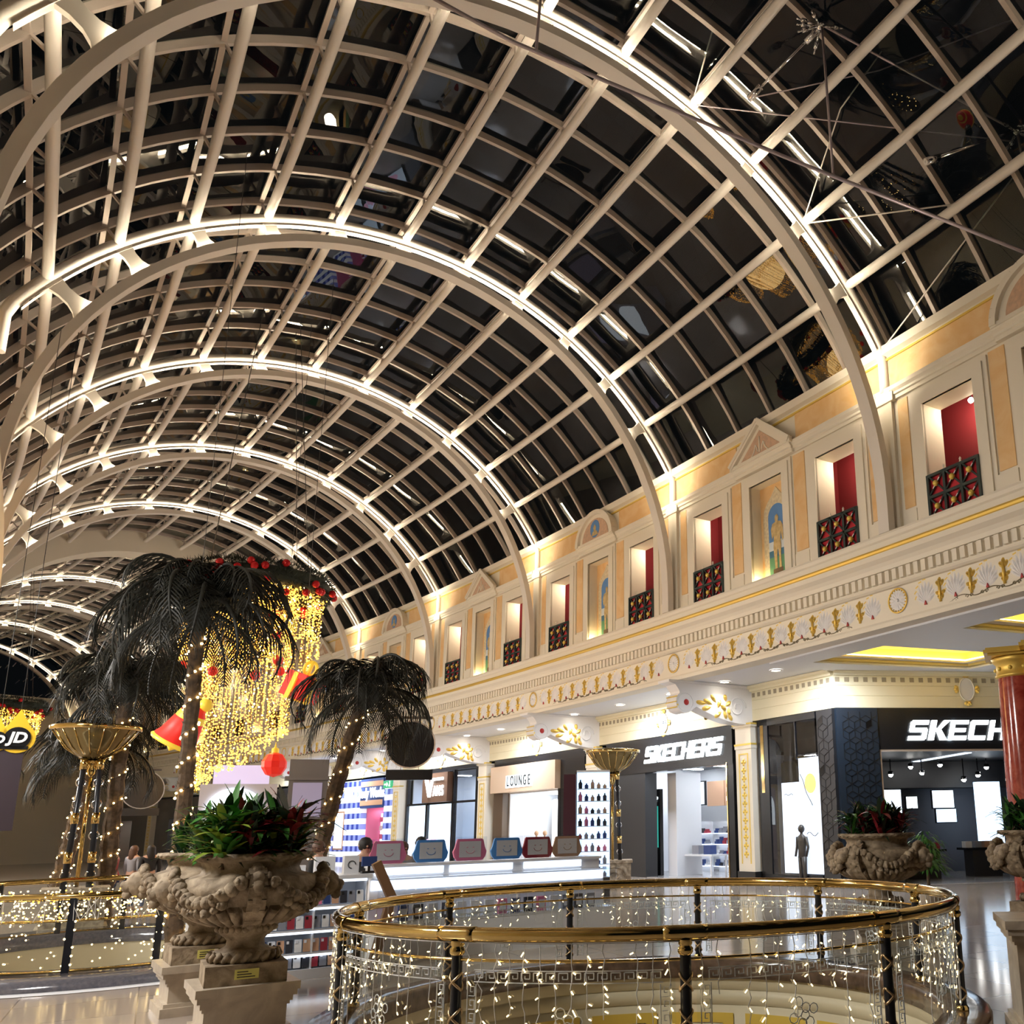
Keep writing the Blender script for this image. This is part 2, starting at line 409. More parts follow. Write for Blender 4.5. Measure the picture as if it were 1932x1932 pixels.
for k in KF:
    s = AS(k); L = BAY
    # solid wall pieces with three openings
    b = MB(); edges = []; y = 0
    for c, h, zt in OPEN:
        b.box(XW, XW + .6, s + y, s + c - h, 8.4, 13.35); b.box(XW, XW + .6, s + c - h, s + c + h, zt, 13.35); y = c + h
    b.box(XW, XW + .6, s + y, s + L, 8.4, 13.35)
    hall_mesh(b, 'wall_bay', M['cream'], wr)
    # peach plaster panels
    for a, e in ((.34, .66), (2.92, 3.36), (5.58, 5.98), (8.24, 8.54)):
        b = MB(); b.box(XW - .025, XW, s + a, s + e, 9.05, 11.86); hall_mesh(b, 'plaster_panel', M['peach'], wr)
    for a, e in ((.16, 3.2), (5.72, L - .16)):
        b = MB(); b.box(XW - .025, XW, s + a, s + e, 12.30, 13.05); hall_mesh(b, 'frieze_panel', M['peach'], wr)
    # dado
    b = MB()
    for a, e in ((.30, .70), (2.88, 3.40), (5.54, 6.02), (8.2, 8.58)): b.box(XW - .05, XW, s + a, s + e, 8.45, 8.98)
    hall_mesh(b, 'dado', M['cream'], wr)
    # cornice over windows (breaks forward round the niche) and the pilaster strip behind the arch
    prof = lambda d: [(XW, 11.93), (XW - .06 - d, 11.93), (XW - .06 - d, 12.02), (XW - .10 - d, 12.04), (XW - .10 - d, 12.10), (XW - .16 - d, 12.16), (XW - .18 - d, 12.25), (XW, 12.28)]
    b = MB(); b.sweep(prof(0), [s + .22, s + 3.25]); b.sweep(prof(.08), [s + 3.25, s + 5.69]); b.sweep(prof(0), [s + 5.69, s + L - .22]); hall_mesh(b, 'cornice', M['cream'], wr)
    b = MB(); b.box(XW - .10, XW, s - .22, s + .22, 8.45, 12.3); b.box(XW - .14, XW, s - .3, s + .3, 11.9, 12.28); hall_mesh(b, 'pilaster_strip', M['cream'], wr)
    # niche with painting
    c, h, zt = OPEN[1]; cs = s + c
    b = MB(); frame(b, cs, h, 8.5, zt, XW, .36); hall_mesh(b, 'niche_frame', M['cream'], wr)
    b = MB(); b.box(XW + .34, XW + .36, cs - h, cs + h, 8.4, zt); hall_mesh(b, 'niche_back', M['peach'], wr)
    p = at_hall('niche_painting', '', 'painting', XW + .325, cs, 8.52, 'statue paintings in the arched niches')
    p['label'] = 'painted statue under a blue sky in an arched niche, %s of the upper wall' % bayname(k)
    def LP(x, y, z): return (x, y, z)
    hw, H1 = .60, 2.0
    arc = [(hw * cos(pi * i / 14), H1 + hw * 1.0 * sin(pi * i / 14)) for i in range(15)]
    out = [(hw, 0)] + arc + [(-hw, 0)]
    peak = [(-hw, 0), (-hw, H1)] + [(-hw * .9, H1 + .3), (-hw * .6, H1 + .52), (-.2, H1 + .66), (-.1, H1 + .78), (0, H1 + .9), (.1, H1 + .78), (.2, H1 + .66), (hw * .6, H1 + .52), (hw * .9, H1 + .3)] + [(hw, H1), (hw, 0)]
    b = MB(); b.prism(peak, lambda a, q: (-.01, a, q), lambda a, q: (.01, a, q)); b.build('painted_arch', M['painting_stone'], p)
    q = .62
    inn = [(a * q, z if z < H1 else H1 + (z - H1) * q) for a, z in out]
    b = MB(); b.prism(inn, lambda a, z: (-.016, a, z), lambda a, z: (-.01, a, z)); b.build('painted_sky', M['painting_sky'], p)
    b = MB(); b.box(-.018, -.014, -hw * q, hw * q, .95, 1.25); b.build('painted_haze', M['painting_cloud'], p)
    b = MB(); b.box(-.019, -.014, -hw * q, hw * q, .75, .98); b.build('painted_sea', M['painting_sea'], p)
    b = MB(); b.box(-.020, -.014, -hw * q, hw * q, .0, .78); b.build('painted_meadow', M['painting_green'], p)
    b = MB(); b.box(-.026, -.014, -.21, .21, .12, .42); b.build('painted_plinth', M['brown'], p)
    b = MB(); figure(b, -.03, 0, .42, 1.62, 0); b.build('painted_figure', M['painting_fig'], p)
    # pediment: gable over even bays, round over odd bays
    px0, px1 = XW - .30, XW
    if k % 2 == 0:
        tri = [(-1.27, 12.22), (1.27, 12.22), (0, 13.34)]; inn = [(-.86, 12.32), (.86, 12.32), (0, 13.06)]
    else:
        tri = [(1.2 * cos(pi * i / 18), 12.22 + 1.16 * sin(pi * i / 18)) for i in range(19)]; inn = [(.86 * cos(pi * i / 18), 12.3 + .82 * sin(pi * i / 18)) for i in range(19)]
    b = MB(); b.prism(tri, lambda a, z: (px0 + .10, cs + a, z), lambda a, z: (px1, cs + a, z)); hall_mesh(b, 'pediment', M['cream'], wr)
    b = MB()
    if k % 2 == 0:
        for sg in (-1, 1): b.bar((px0 + .06, cs + sg * 1.24, 12.28), (px0 + .06, cs, 13.32), .16, .14, (1, 0, 0)); b.bar((px0 + .0, cs + sg * 1.28, 12.31), (px0 + .0, cs, 13.38), .10, .07, (1, 0, 0))
        b.box(px0 + .02, px0 + .12, cs - 1.28, cs + 1.28, 12.2, 12.3)
    else:
        n = 18
        for i in range(n):
            a0, a1 = pi * i / n, pi * (i + 1) / n
            b.bar((px0 + .06, cs + 1.14 * cos(a0), 12.24 + 1.10 * sin(a0)), (px0 + .06, cs + 1.14 * cos(a1), 12.24 + 1.10 * sin(a1)), .16, .15, (1, 0, 0))
        b.box(px0 + .02, px0 + .12, cs - 1.22, cs + 1.22, 12.2, 12.3)
    hall_mesh(b, 'pediment_moulding', M['cream'], wr)
    b = MB(); b.prism(inn, lambda a, z: (px0 + .085, cs + a, z), lambda a, z: (px0 + .10, cs + a, z)); hall_mesh(b, 'tympanum', M['tymp'], wr)
    if k % 2:
        b = MB(); b.prism([(.30 * cos(2 * pi * i / 20), 12.72 + .34 * sin(2 * pi * i / 20)) for i in range(20)], lambda a, z: (px0 + .075, cs + a, z), lambda a, z: (px0 + .085, cs + a, z)); hall_mesh(b, 'medallion', M['painting_sky'], wr)
        b = MB(); b.prism([(-.22, 12.46), (.22, 12.46), (.15, 12.60), (.06, 12.64), (.09, 12.78), (.0, 12.90), (-.09, 12.78), (-.06, 12.64), (-.15, 12.60)], lambda a, z: (px0 + .068, cs + a, z), lambda a, z: (px0 + .075, cs + a, z)); hall_mesh(b, 'bust', M['painting_fig'], wr)
    else:
        b = MB()
        for sg in (-1, 1): b.tube([(px0 + .08, cs + sg * (.08 + .3 * i / 10 * (1 + .2 * sin(i))), 12.42 + .30 * sin(i * .5) * (1 - i / 14)) for i in range(11)], .022, 5)
        b.tube([(px0 + .08, cs, 12.38), (px0 + .08, cs, 12.86)], .03, 5); hall_mesh(b, 'relief_ornament', M['cream'], wr)
    # windows
    for wi in (0, 2):
        c, h, zt = OPEN[wi]; cs = s + c
        wroot = sroot('window_%d' % nwin); nwin += 1
        b = MB(); frame(b, cs, h, 8.5, zt, XW); hall_mesh(b, 'window_frame', M['cream'], wroot)
        b = MB(); b.box(XW + 1.55, XW + 1.6, cs - h - .75, cs + h + .75, 8.3, 12.2); hall_mesh(b, 'back_wall', M['redcloth'], wroot)
        b = MB(); b.box(XW + .6, XW + 1.6, cs - h - .8, cs - h - .75, 8.3, 12.2); b.box(XW + .6, XW + 1.6, cs + h + .75, cs + h + .8, 8.3, 12.2); b.box(XW + .6, XW + 1.6, cs - h - .8, cs + h + .8, 12.2, 12.24); b.box(XW + .6, XW + 1.6, cs - h - .8, cs + h + .8, 8.3, 8.34)
        hall_mesh(b, 'side_wall', M['redcloth'], wroot)
        # bracket lamp just inside the near jamb
        t = at_hall('wall_lamp', 'small white lamp hanging inside the red upper window, %s, %s opening' % (bayname(k), 'near' if wi == 0 else 'far'), 'lamp', XW + 1.1, cs + .22, 11.62, 'lamps inside the red windows')
        b = MB(); b.ball((0, 0, 0), .07, 8); b.build('bulb', M['lampcool'], t)
        b = MB(); b.bar((0, 0, .05), (0, 0, .6), .03, .03, (1, 0, 0)); b.build('stem', M['black'], t)
        lamp('window_lamp', 'POINT', W(XW + 1.0, cs + .1, 11.45), 70 if k < 5 else 35, (1, .84, .58), .08)
        railing(k, c, 'green ironwork railing with gilt bosses in the %s window, %s' % ('near' if wi == 0 else 'far', bayname(k)))
    lamp('niche_lamp', 'POINT', W(XW + .1, s + 4.47 + .5, 8.62), 13, (1, .74, .36), .05)
# top band of the wall
SF = ss_range(AS(-1), AS(9), BAY / 4)
b = MB(); b.sweep([(XW + .2, 13.1), (XW - .03, 13.1), (XW - .03, 13.16), (XW - .16, 13.2), (XW - .18, 13.42), (XW + .2, 13.46)], SF); hall_mesh(b, 'top_band', M['cream'], wr)
b = MB(); b.sweep([(XW, 13.05), (XW - .06, 13.05), (XW - .06, 13.10), (XW, 13.10)], SF); hall_mesh(b, 'gold_line', M['goldpaint'], wr)
# ------------------------------------------------ entablature
tr = sroot('trim_1')
b = MB(); b.sweep([(XW + .1, 8.42), (14.62, 8.42), (14.60, 8.36), (14.62, 8.28), (14.66, 8.24), (14.68, 8.12), (14.66, 7.99), (14.70, 7.88), (14.82, 7.80), (14.88, 7.72), (14.90, 7.62), (XW + .1, 7.62)], SF); hall_mesh(b, 'cornice', M['cream'], tr)
b = MB(); b.sweep([(14.67 + .065 * cos(a), 8.05 + .065 * sin(a)) for a in [2 * pi * i / 8 for i in range(8)]], SF); o = hall_mesh(b, 'gold_moulding', M['gold'], tr)
b = MB(); b.sweep([(XW, 7.62), (14.99, 7.62), (14.99, 7.30), (14.96, 7.30), (14.94, 7.24), (15.0, 7.20), (XF, 7.20), (XF, 6.47), (15.06, 6.46), (15.03, 6.40), (15.03, 6.30), (15.6, 6.30), (15.6, 6.5), (XW + .1, 6.6)], SF); hall_mesh(b, 'frieze_wall', M['cream'], tr)
for k in KF:
    b = MB(); n = 42
    for i in range(n):
        y = AS(k) + BAY * (i + .5) / n; b.box(14.89, 14.995, y - .06, y + .06, 7.34, 7.6)
    hall_mesh(b, 'dentil_band', M['cream'], tr)
# ornaments on the frieze
def petal(b, ang, l, w, x0, th, mi=0, cz=0, cy=0):
    pts = [(0, 0), (w * .45, l * .35), (w * .5, l * .68), (w * .36, l * .9), (0, l), (-w * .36, l * .9), (-w * .5, l * .68), (-w * .45, l * .35)]
    ca, sa = cos(ang), sin(ang)
    f = lambda x: (lambda a, q: (x, cy + a * ca + q * sa, cz - a * sa + q * ca))
    vs = [f(x0)(*p) for p in pts]; top = f(x0 - th)(0, l * .62)
    b.add(vs + [top], [(i, (i + 1) % 8, 8) for i in range(8)], mi, False)
pal = None; anth = None; ros = None
def palmette_mesh():
    b = MB()
    for i in range(9):
        a = (i - 4) * radians(13.5); petal(b, a, .56 * (1 - .38 * (abs(i - 4) / 4) ** 1.6), .10, 0, .045)
    # gilt right-hand rim and red heart
    b2 = MB()
    P = [(.58 * (1 - .38 * (abs(i - 4) / 4) ** 1.6), (i - 4) * radians(13.5)) for i in range(9)]
    for i in range(4, 9):
        r, a = P[i]; b2.bar((.005, r * sin(a) - .03 * cos(a) , r * cos(a) + .03 * sin(a)), (.005, r * sin(a) + .06 * cos(a), r * cos(a) - .06 * sin(a)), .03, .02, (1, 0, 0))
    b3 = MB(); b3.prism([(-.035, -.02), (0, .08), (.035, -.02)], lambda a, z: (-.04, a, z), lambda a, z: (0, a, z))
    return b, b2, b3
def anthemion_mesh():
    b = MB(); b.tube([(-.02, 0, -.06), (-.03, 0, .4)], .035, 6)
    for a, l, cz in ((0, .22, .30), (.6, .2, .28), (-.6, .2, .28), (1.15, .16, .12), (-1.15, .16, .12), (.5, .15, -.02), (-.5, .15, -.02)): petal(b, a, l, .10, 0, .07, 0, cz)
    return b
def scroll_mesh(y0, y1):
    b = MB(); n = int(round((y1 - y0) / .4056)); P = []
    for i in range(n * 10 + 1):
        y = y0 + (y1 - y0) * i / (n * 10); P.append((-.015, y, .045 * sin((y - y0) / (y1 - y0) * n * pi)))
    b.tube(P, .014, 4)
    for j in range(n + 1):
        y = y0 + (y1 - y0) * j / n
        for sg in (-1, 1):
            b.tube([(-.015, y + sg * (.055 + .045 * (1 - i / 12) * cos(i * .62)), -.02 + .045 * (1 - i / 12) * sin(i * .62)) for i in range(12)], .012, 4)
    return b
first = {}
for k in range(-1, 7):
    s = AS(k)
    for i in range(10):
        y = .79 + .811 * i; z0 = 6.61
        loc = W(XF, s + y, z0); rot = (0, 0, ANG(s + y))
        if 'p' not in first:
            a, bb, cc = palmette_mesh(); P0 = a.build('palmette', M['white'], tr); G0 = bb.build('gilt_rim', M['goldpaint'], P0); H0 = cc.build('red_heart', M['redpaint'], P0); first['p'] = (P0, G0, H0)
            P0.location = loc; P0.rotation_euler = rot
        else:
            P = child_copy(first['p'][0], tr, loc, rot)
            child_copy(first['p'][1], P); child_copy(first['p'][2], P)
        if i < 9:
            loc = W(XF, s + y + .4056, z0 + .02); rot = (0, 0, ANG(s + y))
            if 'a' not in first: first['a'] = anthemion_mesh().build('gilt_anthemion', M['gold'], tr); first['a'].location = loc; first['a'].rotation_euler = rot
            else: child_copy(first['a'], tr, loc, rot)
    loc = W(XF, s + BAY / 2, 6.55)
    if 's' not in first: first['s'] = scroll_mesh(-BAY / 2 + .5, BAY / 2 - .5).build('vine_scroll', M['scroll'], tr); o = first['s']; o.location = loc; o.rotation_euler = (0, 0, ANG(s + BAY / 2))
    else: child_copy(first['s'], tr, loc, (0, 0, ANG(s + BAY / 2)))
    loc = W(XF, s, 6.87); rot = (0, 0, ANG(s))
    if 'r' not in first:
        b = MB(); b.prism([(.31 * cos(2 * pi * i / 28), .31 * sin(2 * pi * i / 28)) for i in range(28)], lambda a, q: (-.02, a, q), lambda a, q: (0, a, q)); R0 = b.build('rosette', M['white'], tr)
        b = MB()
        for i in range(14): petal(b, 2 * pi * i / 14, .235, .095, -.022, .03)
        b.ball((-.03, 0, 0), .05, 8); R1 = b.build('petals', M['white'], R0)
        b = MB(); b.tube([(-.025, .29 * cos(2 * pi * i / 28), .29 * sin(2 * pi * i / 28)) for i in range(28)], .022, 5, closed=True)
        for i in range(20): b.ball((-.03, .25 * cos(2 * pi * i / 20), .25 * sin(2 * pi * i / 20)), .02, 5)
        R2 = b.build('gilt_ring', M['gold'], R0); first['r'] = (R0, R1, R2); R0.location = loc; R0.rotation_euler = rot
    else:
        R = child_copy(first['r'][0], tr, loc, rot); child_copy(first['r'][1], R); child_copy(first['r'][2], R)
# ------------------------------------------------ left facade (plain mirror, outside or at the edge of the frame)
XLW = 2 * VX - XW - .55
wl = sroot('wall_left')
for k in range(-2, 9):
    s = AS(k)
    b = MB(); y = 0
    for c, h, zt in OPEN:
        b.box(XLW - .6, XLW, s + y, s + c - h, 8.4, 13.35); b.box(XLW - .6, XLW, s + c - h, s + c + h, zt, 13.35); y = c + h
    b.box(XLW - .6, XLW, s + y, s + BAY, 8.4, 13.35); hall_mesh(b, 'wall_bay', M['cream'], wl)
    b = MB(); b.box(XLW - .7, XLW - .65, s, s + BAY, 8.4, 13.3); hall_mesh(b, 'back_wall', M['redcloth'], wl)
    for a, e in ((.34, .66), (2.92, 3.36), (5.58, 5.98), (8.24, 8.54)):
        b = MB(); b.box(XLW, XLW + .025, s + a, s + e, 9.05, 11.86); hall_mesh(b, 'plaster_panel', M['peach'], wl)
    b = MB(); b.box(XLW, XLW + .025, s + .16, s + BAY - .16, 12.30, 13.05); hall_mesh(b, 'frieze_panel', M['peach'], wl)
SL = ss_range(AS(-2), AS(9), BAY / 4)
b = MB(); mir = lambda P: [(2 * VX - x, z) for x, z in P]
b.sweep(mir([(XW + .1, 8.42), (14.62, 8.42), (14.62, 8.28), (14.68, 8.12), (14.66, 7.99), (14.82, 7.80), (14.90, 7.62), (14.99, 7.62), (14.99, 7.30), (XF, 7.20), (XF, 6.56), (15.03, 6.46), (15.03, 6.30), (XW + .1, 6.30)]), SL); hall_mesh(b, 'entablature', M['cream'], wl)
b = MB(); b.sweep(mir([(15.03, 6.3), (18.1, 6.3), (18.1, 6.36), (15.03, 6.36)]), SL); hall_mesh(b, 'soffit', M['soffit'], wl)
b = MB(); b.sweep(mir([(18.05, 0), (18.05, 6.4), (18.15, 6.4), (18.15, 0)]), SL); hall_mesh(b, 'shop_wall', M['creamy'], wl)
# ================================================================ TEXT
def text_mb(b, body, size, depth=.03, shear=0.0, offset=0.0, sx=1.0, f=None, align='CENTER', mi=0, res=3):
    cu = bpy.data.curves.new('t', 'FONT'); cu.body = body; cu.size = size; cu.extrude = depth / 2; cu.shear = shear; cu.offset = offset; cu.align_x = align; cu.align_y = 'CENTER'; cu.resolution_u = res
    o = bpy.data.objects.new('t', cu); C.objects.link(o); bpy.context.view_layer.update()
    me = bpy.data.meshes.new_from_object(o.evaluated_get(bpy.context.evaluated_depsgraph_get()))
    g = f or (lambda x, y, z: (-z, -x, y))
    b.add([g(v.co.x * sx, v.co.y, v.co.z) for v in me.vertices], [tuple(p.vertices) for p in me.polygons], mi)
    bpy.data.objects.remove(o); bpy.data.meshes.remove(me); bpy.data.curves.remove(cu)
    return b
def emis(name, col, es, sample=True):
    m = mat(name, col, .5, emit=col, es=es, sample=sample); return m
M.update(
 signwhite=emis('lit sign white', (.90, .97, 1), 2.3),
 signcool=emis('lit sign cool', (.85, .95, 1), 1.9),
 lightbox=emis('light box white', (.80, .88, 1), 1.1),
 bluebox=emis('pale blue light box', (.62, .80, 1), 1.5),
 shoplight=emis('shop ceiling light', (.88, .94, 1), 22),
 covelight=emis('cove light', (1, .82, .30), 9),
 shopwhite=mat('shop white wall', (.78, .80, .84), .5),
 shoptan=mat('shop tan wall', (.62, .36, .22), .5),
 tan=mat('tan fascia', (.62, .46, .33), .45),
 vansbrown=mat('brown fascia', (.14, .075, .045), .45),
 shopfloor=mat('shop floor', (.35, .34, .34), .15),
 greenbox=emis('green poster', (.03, .32, .26), 1.0),
 plinth=mat('black plinth', (.02, .02, .02), .3),
 granite=mat('grey granite kerb', (.10, .10, .12), .12, noise=((.16, .15, .17), 20, 4)),
 brownmarble=mat('brown marble kerb', (.10, .065, .045), .12, noise=((.20, .13, .09), 8, 5)),
 coveyellow=mat('cove yellow paint', (.88, .72, .30), .6),
 wellyellow=mat('yellow panel paint', (.85, .60, .10), .5),
 wellcream=mat('well cream paint', (.78, .69, .48), .45),
 clothes=mat('dark clothes', (.03, .03, .04), .8),
 clothes2=mat('blue clothes', (.05, .08, .18), .8),
 clothes3=mat('tan clothes', (.45, .25, .15), .8),
 mannequin=mat('mannequin', (.05, .045, .04), .4),
)
def gingham():
    m = bpy.data.materials.new('blue gingham panel'); m.use_nodes = True; nt = m.node_tree; b = nt.nodes['Principled BSDF']
    tc = nt.nodes.new('ShaderNodeTexCoord'); sp = nt.nodes.new('ShaderNodeSeparateXYZ'); nt.links.new(tc.outputs['Object'], sp.inputs[0])
    def stripe(out):
        a = nt.nodes.new('ShaderNodeMath'); a.operation = 'PINGPONG'; a.inputs[1].default_value = .32; nt.links.new(out, a.inputs[0])
        c = nt.nodes.new('ShaderNodeMath'); c.operation = 'GREATER_THAN'; c.inputs[1].default_value = .16; nt.links.new(a.outputs[0], c.inputs[0]); return c
    y, z = stripe(sp.outputs['Y']), stripe(sp.outputs['Z'])
    mx = nt.nodes.new('ShaderNodeMath'); mx.operation = 'ADD'; nt.links.new(y.outputs[0], mx.inputs[0]); nt.links.new(z.outputs[0], mx.inputs[1])
    r = nt.nodes.new('ShaderNodeValToRGB'); r.color_ramp.interpolation = 'CONSTANT'; e = r.color_ramp.elements
    e[0].position = 0; e[0].color = (.82, .88, .9, 1); e[1].position = .25; e[1].color = (.82, .88, .9, 1)
    r.color_ramp.elements.new(.26).color = (.22, .28, .68, 1); r.color_ramp.elements.new(.75).color = (.03, .05, .30, 1)
    dv = nt.nodes.new('ShaderNodeMath'); dv.operation = 'MULTIPLY'; dv.inputs[1].default_value = .5; nt.links.new(z.outputs[0], dv.inputs[0])
    ad = nt.nodes.new('ShaderNodeMath'); ad.operation = 'MULTIPLY'; nt.links.new(z.outputs[0], ad.inputs[0]); nt.links.new(mx.outputs[0], ad.inputs[1])
    hf = nt.nodes.new('ShaderNodeMath'); hf.operation = 'MULTIPLY'; hf.inputs[1].default_value = .45; nt.links.new(ad.outputs[0], hf.inputs[0])
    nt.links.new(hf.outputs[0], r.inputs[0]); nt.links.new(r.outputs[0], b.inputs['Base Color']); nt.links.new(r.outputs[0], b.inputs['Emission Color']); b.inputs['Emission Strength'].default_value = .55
    return m
M['gingham'] = gingham()
def tiles():
    m = bpy.data.materials.new('polished floor tiles'); m.use_nodes = True; nt = m.node_tree; b = nt.nodes['Principled BSDF']
    tc = nt.nodes.new('ShaderNodeTexCoord'); br = nt.nodes.new('ShaderNodeTexBrick'); br.offset = 0
    br.inputs['Scale'].default_value = 1; br.inputs['Brick Width'].default_value = 1.2; br.inputs['Row Height'].default_value = 1.2; br.inputs['Mortar Size'].default_value = .008
    br.inputs['Color1'].default_value = (.40, .33, .27, 1); br.inputs['Color2'].default_value = (.46, .40, .35, 1); br.inputs['Mortar'].default_value = (.25, .2, .17, 1)
    nt.links.new(tc.outputs['Object'], br.inputs['Vector']); nt.links.new(br.outputs['Color'], b.inputs['Base Color']); b.inputs['Roughness'].default_value = .12
    return m
M['tiles'] = tiles()
def vblock(name):   # black wall with the cube-pattern of thin lines
    m = bpy.data.materials.new(name); m.use_nodes = True; nt = m.node_tree; b = nt.nodes['Principled BSDF']
    b.inputs['Base Color'].default_value = (.012, .02, .032, 1); b.inputs['Roughness'].default_value = .35; return m
M['cubeblack'] = vblock('blue black panel'); M['cubeline'] = mat('panel joint', (.001, .001, .002), .6); M['cubedark'] = mat('dark diamond tile', (.003, .003, .004), .2)
# ================================================================ SOFFIT
CW0, CW1 = (18.05, 19.5), (22.9, 17.55)       # angled corner wall
CANG = atan2(CW1[1] - CW0[1], CW1[0] - CW0[0])
ceil = sroot('ceiling')
SF2 = ss_range(19.5, AS(9), BAY / 4)
b = MB(); b.sweep([(15.58, 6.31), (18.3, 6.31), (18.3, 6.37), (15.58, 6.37)], SF2); hall_mesh(b, 'soffit', M['soffit'], ceil)
def plate_with_holes(name, outer, holes, z, m, parent, up=False, th=0):
    cu = bpy.data.curves.new('p', 'CURVE'); cu.dimensions = '2D'; cu.fill_mode = 'BOTH'; cu.extrude = th / 2
    for loop in [outer] + holes:
        sp = cu.splines.new('POLY'); sp.points.add(len(loop) - 1); sp.use_cyclic_u = True
        for i, q in enumerate(loop): sp.points[i].co = (q[0], q[1], 0, 1)
    o = bpy.data.objects.new('p', cu); C.objects.link(o); bpy.context.view_layer.update()
    me = bpy.data.meshes.new_from_object(o.evaluated_get(bpy.context.evaluated_depsgraph_get())); me.name = name
    bpy.data.objects.remove(o); bpy.data.curves.remove(cu)
    me.materials.clear(); me.materials.append(m)
    q = bpy.data.objects.new(name, me); C.objects.link(q); q.location = (0, 0, z - th / 2 if not up else z - th / 2)
    if parent: q.parent = parent
    return q
C1 = [(16.5, 18.75), (16.5, 16.2), (21.5, 15.2), (21.6, 17.5)]; C2 = [(16.6, 13.9), (16.6, 10.9), (21, 10.4), (21.2, 13.2)]
loop = lambda P: [W(x, s)[:2] for x, s in P]
plate_with_holes('soffit', loop([(15.58, 19.5), (15.58, 4), (15.58, -6), (28, -6), (28, 15.6), (CW1[0] + .3, CW1[1] + .2), (18.2, 19.5)]), [loop(C1), loop(C2)], 6.35, M['soffit'], ceil, th=.1)
for CC in (C1, C2):
    b = MB()
    for i in range(4):
        a, c = CC[i], CC[(i + 1) % 4]; b.quad((*a, 6.3), (*c, 6.3), (*c, 6.75), (*a, 6.75))
    cx, cy = sum(p[0] for p in CC) / 4, sum(p[1] for p in CC) / 4
    b.quad(*[(x, y, 6.75) for x, y in CC]); hall_mesh(b, 'coffer', M['coveyellow'], ceil)
    b = MB(); inn = [(cx + (x - cx) * .93, cy + (y - cy) * .9) for x, y in CC]
    b.tube([(x, y, 6.5) for x, y in inn], .03, 5, closed=True); hall_mesh(b, 'cove_light', M['covelight'], ceil)
    b = MB(); inn2 = [(cx + (x - cx) * .9, cy + (y - cy) * .82) for x, y in CC]
    for i in range(4):
        a, c, e, g = CC[i], CC[(i + 1) % 4], inn2[(i + 1) % 4], inn2[i]
        b.quad((*a, 6.42), (*c, 6.42), (*e, 6.42), (*g, 6.42)); b.quad((*g, 6.42), (*e, 6.42), (*e, 6.47), (*g, 6.47))
    hall_mesh(b, 'cove_lip', M['cream'], ceil)
proto = None
DL = [12.1, 14.8, 17.5, 20.35] + [AS(k) + o for k in range(1, 6) for o in (-.62, 2.2, 5.2)]
for i, s in enumerate(DL):
    lab = 'recessed round downlight in the white soffit, %s from the near end' % (['first', 'second', 'third', 'fourth', 'fifth', 'sixth', 'seventh', 'eighth', 'ninth', 'tenth', 'eleventh', 'twelfth', 'thirteenth', 'fourteenth', 'fifteenth', 'sixteenth', 'seventeenth', 'eighteenth', 'nineteenth'][i])
    x = 16.0 if i < 3 else 16.6
    if proto is None:
        proto = at_hall('downlight', lab, 'downlight', x, s, 6.3, 'downlights along the soffit')
        b = MB(); b.lathe([(.20, 0), (.20, -.02), (.145, -.025), (.14, -.005)], 20); b.build('trim_ring', M['white'], proto)
        b = MB(); b.lathe([(.001, -.012), (.14, -.012)], 20); b.build('lens', M['lamp'], proto)
    else: dup(proto, W(x, s, 6.3), ANG(s), lab)
    if i < 11: lamp('downlight_beam', 'SPOT', W(x, s, 6.24), 70, (1, .88, .70), .1, (0, 0, 0), radians(115))
# ================================================================ SHOP WALL
sw = sroot('wall_shops')
def along(b, prof, s0, s1): return b.sweep(prof, ss_range(s0, s1, BAY / 4))
BP = [(XS + .3, 6.3), (XS - .22, 6.3), (XS - .22, 6.22), (XS - .12, 6.18), (XS - .10, 6.12), (XS, 6.12), (XS, 5.83), (XS + .015, 5.82), (XS, 5.81), (XS, 5.52), (XS + .015, 5.51), (XS, 5.50), (XS, 5.15), (XS + .3, 5.15)]
b = MB(); along(b, BP, CW0[1], AS(9)); hall_mesh(b, 'fascia_band', M['creamy'], sw)
def dent_row(b, n, p0, d, out, z0, z1):
    for i in range(n):
        c = (p0[0] + d[0] * i, p0[1] + d[1] * i); b.box(c[0] - .02, c[0] + .02, c[1] - .065, c[1] + .065, z0, z1)
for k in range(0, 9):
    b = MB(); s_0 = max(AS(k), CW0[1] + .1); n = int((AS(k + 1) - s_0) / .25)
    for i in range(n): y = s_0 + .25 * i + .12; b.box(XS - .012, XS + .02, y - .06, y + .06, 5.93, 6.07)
    hall_mesh(b, 'dentil_gap_shade', M['dark'], sw)  # dark squares: painted shade of the gaps between dentils
# angled corner wall
cwf = thing  # (angled frame helper)
CB = W(*CW0); CROT = ANG(CW0[1]) + CANG - pi / 2     # local y runs along the wall away from the corner, local -x... see below
# local frame for the angled wall: X -> out of the hall (behind the wall), Y -> back towards the corner
d2 = (W(*CW1) - W(*CW0)); LEN = d2.length; RZC = atan2(d2.y, d2.x) + pi / 2   # local -y points from the corner to the right
def corner_obj(b, name, m, parent): 
    o = b.build(name, m, parent); return o
cw = sroot('wall_corner', W(*CW0), RZC)
LP2 = LEN + 6
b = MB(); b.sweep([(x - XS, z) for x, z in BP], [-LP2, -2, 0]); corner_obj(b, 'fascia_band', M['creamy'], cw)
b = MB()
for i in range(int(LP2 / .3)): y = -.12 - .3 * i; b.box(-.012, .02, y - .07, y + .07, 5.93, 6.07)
corner_obj(b, 'dentil_gap_shade', M['dark'], cw)  # same painted gap shade along the angled wall
